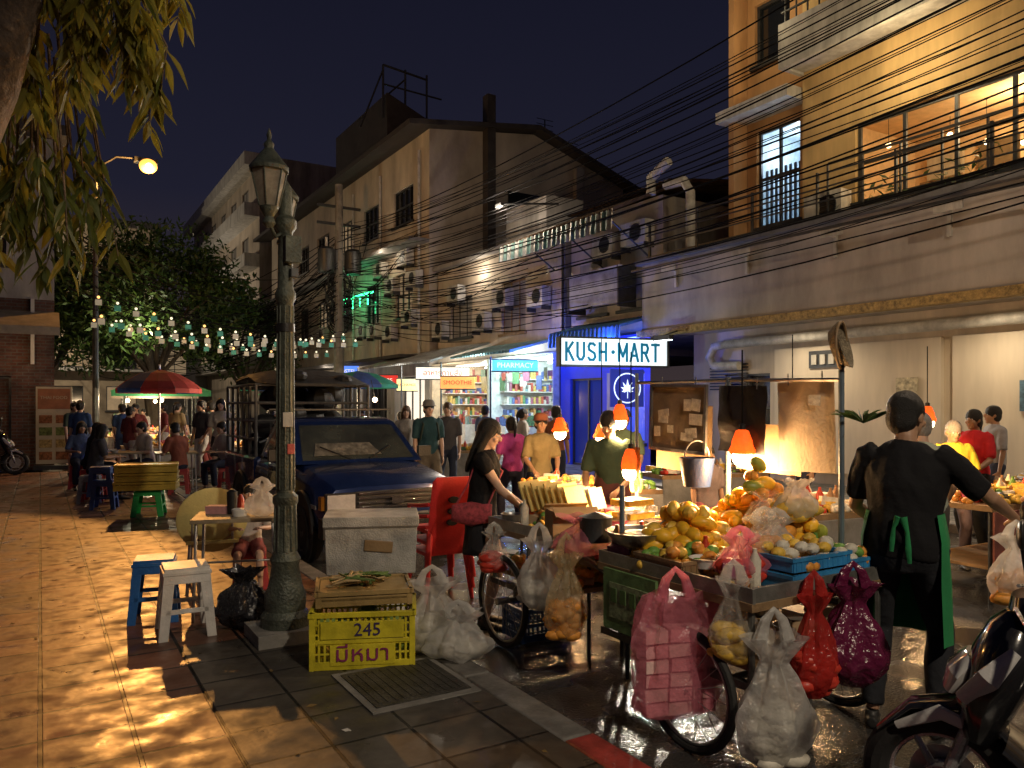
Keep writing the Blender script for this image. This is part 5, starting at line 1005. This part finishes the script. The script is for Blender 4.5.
# ================================================================= SCOOTER
def scooter(name,x,y,f,z=RD):
    b=B(); bl=M('scooter_black_gloss',(.015,.015,.017),.15,0,.2,coat=.8,bump=.02); si=M('scooter_silver',(.5,.5,.52),.25,.6,.2,20); rd_=M('tail_red',(.4,.02,.02),.3); seat=M('seat_vinyl',(.02,.02,.02),.5,0,.2,20,.3,80); wp=M('scooter_white_panel',(.6,.6,.6),.25,0,.1,coat=.5)
    fy,ry=.62,-.62; wr=.28
    for yy in(fy,ry):
        b.torus((0,yy,wr),wr-.05,.05,rubber,'x',36,10); b.torus((0,yy,wr),wr-.1,.012,si,'x',30,6); b.lathe([(.07,-.04),(.07,.04)],(0,yy,wr),si,16,M3=Matrix.Rotation(math.pi/2,3,'Y')); b.lathe([(.12,0),(.12,.005)],(.05,yy,wr),steel,20,M3=Matrix.Rotation(math.pi/2,3,'Y'))
        for k in range(6):
            a=k*math.pi/3; b.tube([(0,yy+.05*math.cos(a),wr+.05*math.sin(a)),(0,yy+(wr-.1)*math.cos(a),wr+(wr-.1)*math.sin(a))],.014,si,6)
    for sx in(-1,1): b.tube([(sx*.075,fy,wr),(sx*.07,fy-.14,.68)],.022,si,10)
    b.loft([((0,fy+.22,wr+.16),.05,.01),((0,fy+.1,wr+.28),.075,.02),((0,fy-.06,wr+.32),.085,.025),((0,fy-.2,wr+.24),.08,.02),((0,fy-.28,wr+.08),.05,.01)],bl,14,ref=(1,0,0))
    b.loft([((0,fy-.12,.5),.14,.06),((0,fy-.14,.62),.2,.1),((0,fy-.2,.78),.2,.11),((0,fy-.24,.9),.13,.09),((0,fy-.26,.95),.07,.06)],bl,18,ref=(1,0,0))
    b.loft([((0,fy-.2,.5),.17,.03),((0,fy-.32,.42),.2,.03),((0,fy-.36,.3),.18,.03)],bl,14,ref=(1,0,0))
    b.loft([((0,fy-.03,.66),.11,.03),((0,fy-.06,.72),.13,.05),((0,fy-.11,.78),.1,.04)],M('headlamp_lens',(.6,.6,.6),.08,.1,.1,bump=0,coat=1),16,ref=(1,0,0))
    for sx in(-1,1):
        b.loft([((sx*.15,fy-.08,.66),.02,.03),((sx*.2,fy-.16,.76),.025,.04),((sx*.17,fy-.24,.86),.012,.02)],wp,10)
        b.loft([((sx*.06,fy+.15,wr+.2),.01,.015),((sx*.082,fy,wr+.29),.012,.03),((sx*.08,fy-.15,wr+.24),.01,.02)],wp,8)
        for k in range(5): b.box((sx*(.155+.006*k),-.05-.07*k,.55+.02*k),(.02,.045,.03),wp,rot=(.3,0,0))
    b.loft([((0,fy-.3,.93),.12,.05),((0,fy-.28,1.0),.14,.07),((0,fy-.27,1.04),.1,.05)],bl,16,ref=(1,0,0))
    for sx in(-1,1):
        b.tube([(0,fy-.27,1.0),(sx*.18,fy-.28,1.03),(sx*.3,fy-.34,1.02)],.013,si,8); b.tube([(sx*.22,fy-.3,1.028),(sx*.36,fy-.38,1.015)],.02,rubber,10); b.tube([(sx*.2,fy-.24,1.02),(sx*.34,fy-.27,1.0)],.007,si,6)
        b.tube([(sx*.2,fy-.29,1.04),(sx*.24,fy-.27,1.15),(sx*.29,fy-.26,1.24)],.007,blackp,6)
        b.ell((sx*.31,fy-.26,1.29),(.075,.018,.05),blackp,16,10); b.ell((sx*.31,fy-.272,1.29),(.066,.01,.042),chrome,16,8)
        b.loft([((sx*.1,.2,.36),.03,.07),((sx*.16,-.1,.52),.04,.12),((sx*.15,-.45,.62),.04,.12),((sx*.08,-.8,.74),.02,.05)],bl,12)
        b.loft([((sx*.165,-.05,.5),.012,.03),((sx*.19,-.35,.6),.012,.05),((sx*.13,-.72,.7),.008,.015)],wp,8)
    b.box((0,.18,.3),(.3,.42,.06),blackp); b.loft([((0,.02,.42),.13,.14),((0,-.3,.5),.15,.16),((0,-.7,.66),.09,.09)],bl,14,ref=(1,0,0))
    b.loft([((0,.12,.74),.08,.03),((0,-.02,.76),.13,.045),((0,-.3,.76),.14,.05),((0,-.55,.82),.13,.05),((0,-.78,.84),.08,.03)],seat,16,ref=(1,0,0))
    b.box((0,-.86,.74),(.16,.06,.07),rd_); b.tube([(.14,-.2,.3),(.17,-.5,.32),(.17,-.85,.38)],.05,dsteel,12); b.box((0,-.92,.5),(.16,.01,.12),trimW); b.loft([((0,-.3,.25),.1,.12),((0,-.1,.28),.1,.12)],dsteel,12)
    b.tube([(-.08,.1,.28),(-.2,.15,.02)],.012,steel,6)
    return b.build(name,(x,y,z),math.atan2(-f[0],f[1]),bevel=0)
scooter('motor_scooter',2.16,2.6,(-.82,.56)); scooter('motor_scooter',-11.9,17.3,(.8,.5),0)
# ================================================================= PEOPLE
human('woman_customer',-.24,6.02,(1,-.12),1.6,hands=((-.08,.33,1.0),(.1,.36,.98)),lean=.05,head=(0,-.3),shirt=(.012,.012,.014),pants=(.02,.02,.025),sleeve=.25,legc='skirt',hair='long',fem=True,near=True,skin=skinB,shoulderbag=(.4,.06,.08),feet=((-.09,.02),(.1,.05)))
human('man_vendor',2.06,4.04,(.6,.8),1.78,hands=((-.2,.3,1.0),(.44,.32,1.08)),lean=.06,head=(-.4,-.1),shirt=(.012,.012,.014),pants=(.025,.027,.033),sleeve=.5,hair='short',near=True,fat=1.12,apron=(.02,.24,.08),feet=((-.15,.0),(.14,.04)))
bag('cream_plastic_bag',2.62,4.0,.56,.26,.36,.16,bagW,31,content=foodO)
human('vendor',.93,7.15,(-.4,-1),1.66,hands=((-.15,.32,1.0),(.16,.34,.98)),lean=.15,head=(0,-.35),shirt=(.05,.08,.055),pants=(.03,.03,.04),apron=(.1,.03,.03))
human('child',2.0,7.9,(.3,-1),1.3,shirt=(.25,.2,.2),pants=(.55,.18,.2),legc='shorts',feet=((-.12,.12),(.12,-.1)))
human('woman_pedestrian',-.0,10.6,(-.5,1),1.55,shirt=(.7,.1,.38),pants=(.05,.05,.08),fem=True,hair='tail',hands=((-.2,.15,.95),(.2,.1,.8)),feet=((-.1,.15),(.1,-.12)))
human('tourist',-1.35,12.4,(.4,-1),1.78,shirt=(.03,.08,.1),pants=(.15,.13,.1),legc='shorts',backpack=(.03,.05,.04),skin=skinB,hat=(.2,.2,.2),feet=((-.1,.2),(.1,-.15)))
human('tourist',-1.15,13.8,(-.1,-1),1.76,shirt=(.1,.1,.11),pants=(.04,.05,.08),skin=skinB,hm=hairB)
human('tourist',-2.0,14.5,(.2,-1),1.7,shirt=(.35,.33,.3),pants=(.04,.05,.08),skin=skinB,fem=True,hair='long',hm=hairB)
human('pedestrian',.75,13.2,(.6,1),1.7,shirt=(.3,.12,.06),pants=(.04,.05,.08),feet=((-.1,.2),(.1,-.15)))
human('pedestrian',1.5,12.2,(-.6,-1),1.62,shirt=(.12,.14,.3),pants=(.1,.08,.06),fem=True,hair='bun')
human('pedestrian',.2,15.5,(.9,.3),1.64,shirt=(.5,.48,.45),pants=(.05,.05,.06),fem=True,hair='tail',feet=((-.1,.15),(.1,-.12)))
human('pedestrian',-.6,17.0,(.5,.9),1.7,shirt=(.1,.15,.3),pants=(.1,.1,.1),feet=((-.1,.15),(.1,-.12)))
human('vendor',.35,9.5,(.2,-1),1.6,hands=((-.15,.3,1.0),(.16,.3,1.0)),shirt=(.25,.2,.1),fem=True,hair='bun',hat=(.3,.1,.05))
human('vendor',1.35,9.4,(.0,-1),1.65,hands=((-.15,.3,1.0),(.16,.3,1.0)),shirt=(.1,.15,.1),hat=(.05,.05,.08))
human('customer',3.3,6.2,(.5,1),1.66,shirt=(.36,.4,.33),pants=(.1,.09,.08),fat=1.15,hm=hairG,skin=skinB,lean=.12,hands=((-.1,.35,1.0),(.2,.3,.95)))
human('woman_vendor',4.65,8.15,(-.3,-1),1.55,shirt=(.75,.58,.06),pants=(.1,.08,.1),fem=True,fat=1.15,hair='bun',hm=hairG,hands=((-.18,.3,.98),(.16,.32,1.0)),lean=.1,head=(.2,-.2))
human('woman_vendor',5.35,8.9,(-.9,-.5),1.66,shirt=(.6,.03,.04),pants=(.03,.03,.03),fem=True,hair='tail',hands=((-.18,.3,1.0),(.16,.32,1.0)))
human('customer',4.75,6.3,(-.4,.9),1.6,shirt=(.6,.58,.55),pants=(.05,.05,.08),hands=((-.2,.4,1.0),(.2,.35,.95)))
human('pedestrian',3.9,10.2,(-.9,-.2),1.7,shirt=(.2,.2,.22),pants=(.05,.06,.1),feet=((-.1,.2),(.1,-.2)))
human('pedestrian',6.4,10.2,(-.9,.1),1.7,shirt=(.4,.4,.42),pants=(.05,.06,.1),feet=((-.1,.2),(.1,-.2)))
for i,(x,y,f) in enumerate(((-7.55,13.8,(.6,.8)),(-6.9,14.6,(-.6,-.8)),(-7.0,12.9,(.7,.6)),(-6.0,13.9,(-.8,.4)),(-8.3,14.8,(.5,-.6)),(-5.4,14.6,(-.5,-.8)))):
    human('seated_diner',x,y,f,1.65,z=0,ph=.56,hands=((-.15,.35,.75),(.15,.35,.75)),feet=((-.15,.4),(.15,.38)),shirt=[(.03,.03,.035),(.5,.45,.4),(.06,.06,.07),(.3,.1,.07),(.1,.15,.3),(.5,.5,.48)][i],fem=i%2==0,hair='long' if i%2==0 else 'short',lean=.15,skin=skinB if i%2 else skinA)
    stool('plastic_stool',x,y,0,(.5,.05,.05),.45,.28,.3,'red')
for (x,y) in ((-7.2,14.2),(-6.2,14.2)):
    b=B(); b.box((0,0,.72),(.7,.7,.03),M('table_top',(.3,.25,.17)))
    for sx in(-1,1):
        for sy in(-1,1): b.tube([(sx*.3,sy*.3,.72),(sx*.32,sy*.32,0)],.014,steel,6)
    for i in range(5): b.lathe([(.04,0),(.07,.04),(.075,.04),(.03,.0)],(R.uniform(-.25,.25),R.uniform(-.25,.25),.74),white,12)
    b.build('folding_table',(x,y,0),.5)
cols=[(.4,.38,.35),(.05,.05,.06),(.2,.05,.05),(.05,.1,.25),(.5,.5,.5),(.08,.12,.1),(.35,.27,.15)]
for i,(x,y,f,zz) in enumerate(((-5.9,15.6,(.3,-1),0),(-6.6,16.4,(-.5,-1),0),(-8.6,17.6,(.2,-1),0),(-9.5,18.8,(-.4,1),0),(-7.2,19,(1,.3),0),(-5.4,18.6,(-.5,-1),RD),(-4.2,17.6,(-.8,.3),RD),(-10.4,20.5,(.5,-1),0),(-3.2,16.3,(.5,-1),RD),(-6.2,20,(.3,-1),RD),(-8.6,22.5,(.1,-1),RD),(-2.6,18,(-.5,.8),RD),
        (-9.9,17.4,(.7,-.5),0),(-7.6,20.6,(-.3,-1),RD),(-11.0,22,(.2,-1),0),(-10.1,23.6,(.5,.8),RD),(-8.9,19.7,(-.7,-.6),0),(-4.9,21,(.2,-1),RD),(-12.2,25.5,(.1,-1),RD),(-9.4,26,(-.2,-1),RD),(-3.9,15,(-.3,-1),RD),(-1.7,20,(.3,-1),RD),(-4.7,16.4,(.6,.6),RD),
        (-7.9,15.9,(.5,.8),0),(-9.2,16.4,(-.2,1),0),(-5.2,16.6,(.9,.2),RD),(-6.9,17.7,(-.9,.2),0),(-8.1,18.6,(.3,.9),0))):
    human('pedestrian',x,y,f,1.55+.2*R.random(),z=zz,shirt=cols[i%7],pants=cols[(i*3+1)%7],fem=i%2==0,hair=['long','short','tail','short','bun'][i%5],legc='long' if i%3 else 'shorts',skin=skinB if i%3==0 else skinA,feet=((-.1,.15*(i%2)),(.1,-.15*(i%2))),hands=((-.2,.1+.05*(i%3),.8+.1*(i%3)),(.2,.1,.82)))
human('child',-2.3,6.75,(.3,-1),1.1,z=0,ph=.62,hands=((-.15,.3,.85),(.15,.3,.85)),feet=((-.15,.38),(.15,.36)),shirt=(.6,.55,.5),pants=(.3,.1,.1),legc='shorts',skin=skinB)
stool('plastic_stool',-2.3,6.78,0,(.5,.05,.05),.34,.24,.3,'red')
# flood lights
b=B(); b.box((0,0,0),(.5,.12,.1),dsteel); b.box((0,0,-.055),(.46,.1,.01),cool); b.tube([(0,0,.05),(0,.5,.2)],.015,dsteel,6)
fl=b.build('shop_floodlight',W(11.5,12.5,3.05),ST-math.pi/2); light('SPOT','flood',W(11.35,12.5,2.95),1400,(1,.86,.68),fl,.06,aim(W(11.35,12.5,2.95),W(5.0,6.5,0)),math.radians(130),.7)
b=B(); b.box((0,0,0),(.3,.1,.08),dsteel); b.tube([(0,0,.04),(0,1.9,.3)],.03,dsteel,8); b.ell((0,0,-.05),(.05,.04,.02),dsteel,10,6)
fl=b.build('mid_facade_fill',W(10.4,17.6,6.9),ST-math.pi/2); light('POINT','flood',W(10.3,17.6,6.7),230,(1,.82,.62),fl,.04)  # added flood lamp that brightens the middle facades
b=B(); b.box((0,0,0),(.5,.12,.1),dsteel); b.box((0,0,-.055),(.46,.1,.01),cool); b.tube([(0,0,0),(0,0,-6.6)],.05,dsteel,8)
fl=b.build('right_wall_fill',W(9.0,2.6,6.5),ST-math.pi/2); light('POINT','flood',W(8.9,2.6,6.3),430,(1,.76,.54),fl,.08)  # out-of-view flood, added to wash the right-hand wall
print('objs',len(bpy.data.objects),'polys',sum(len(m.polygons) for m in bpy.data.meshes))
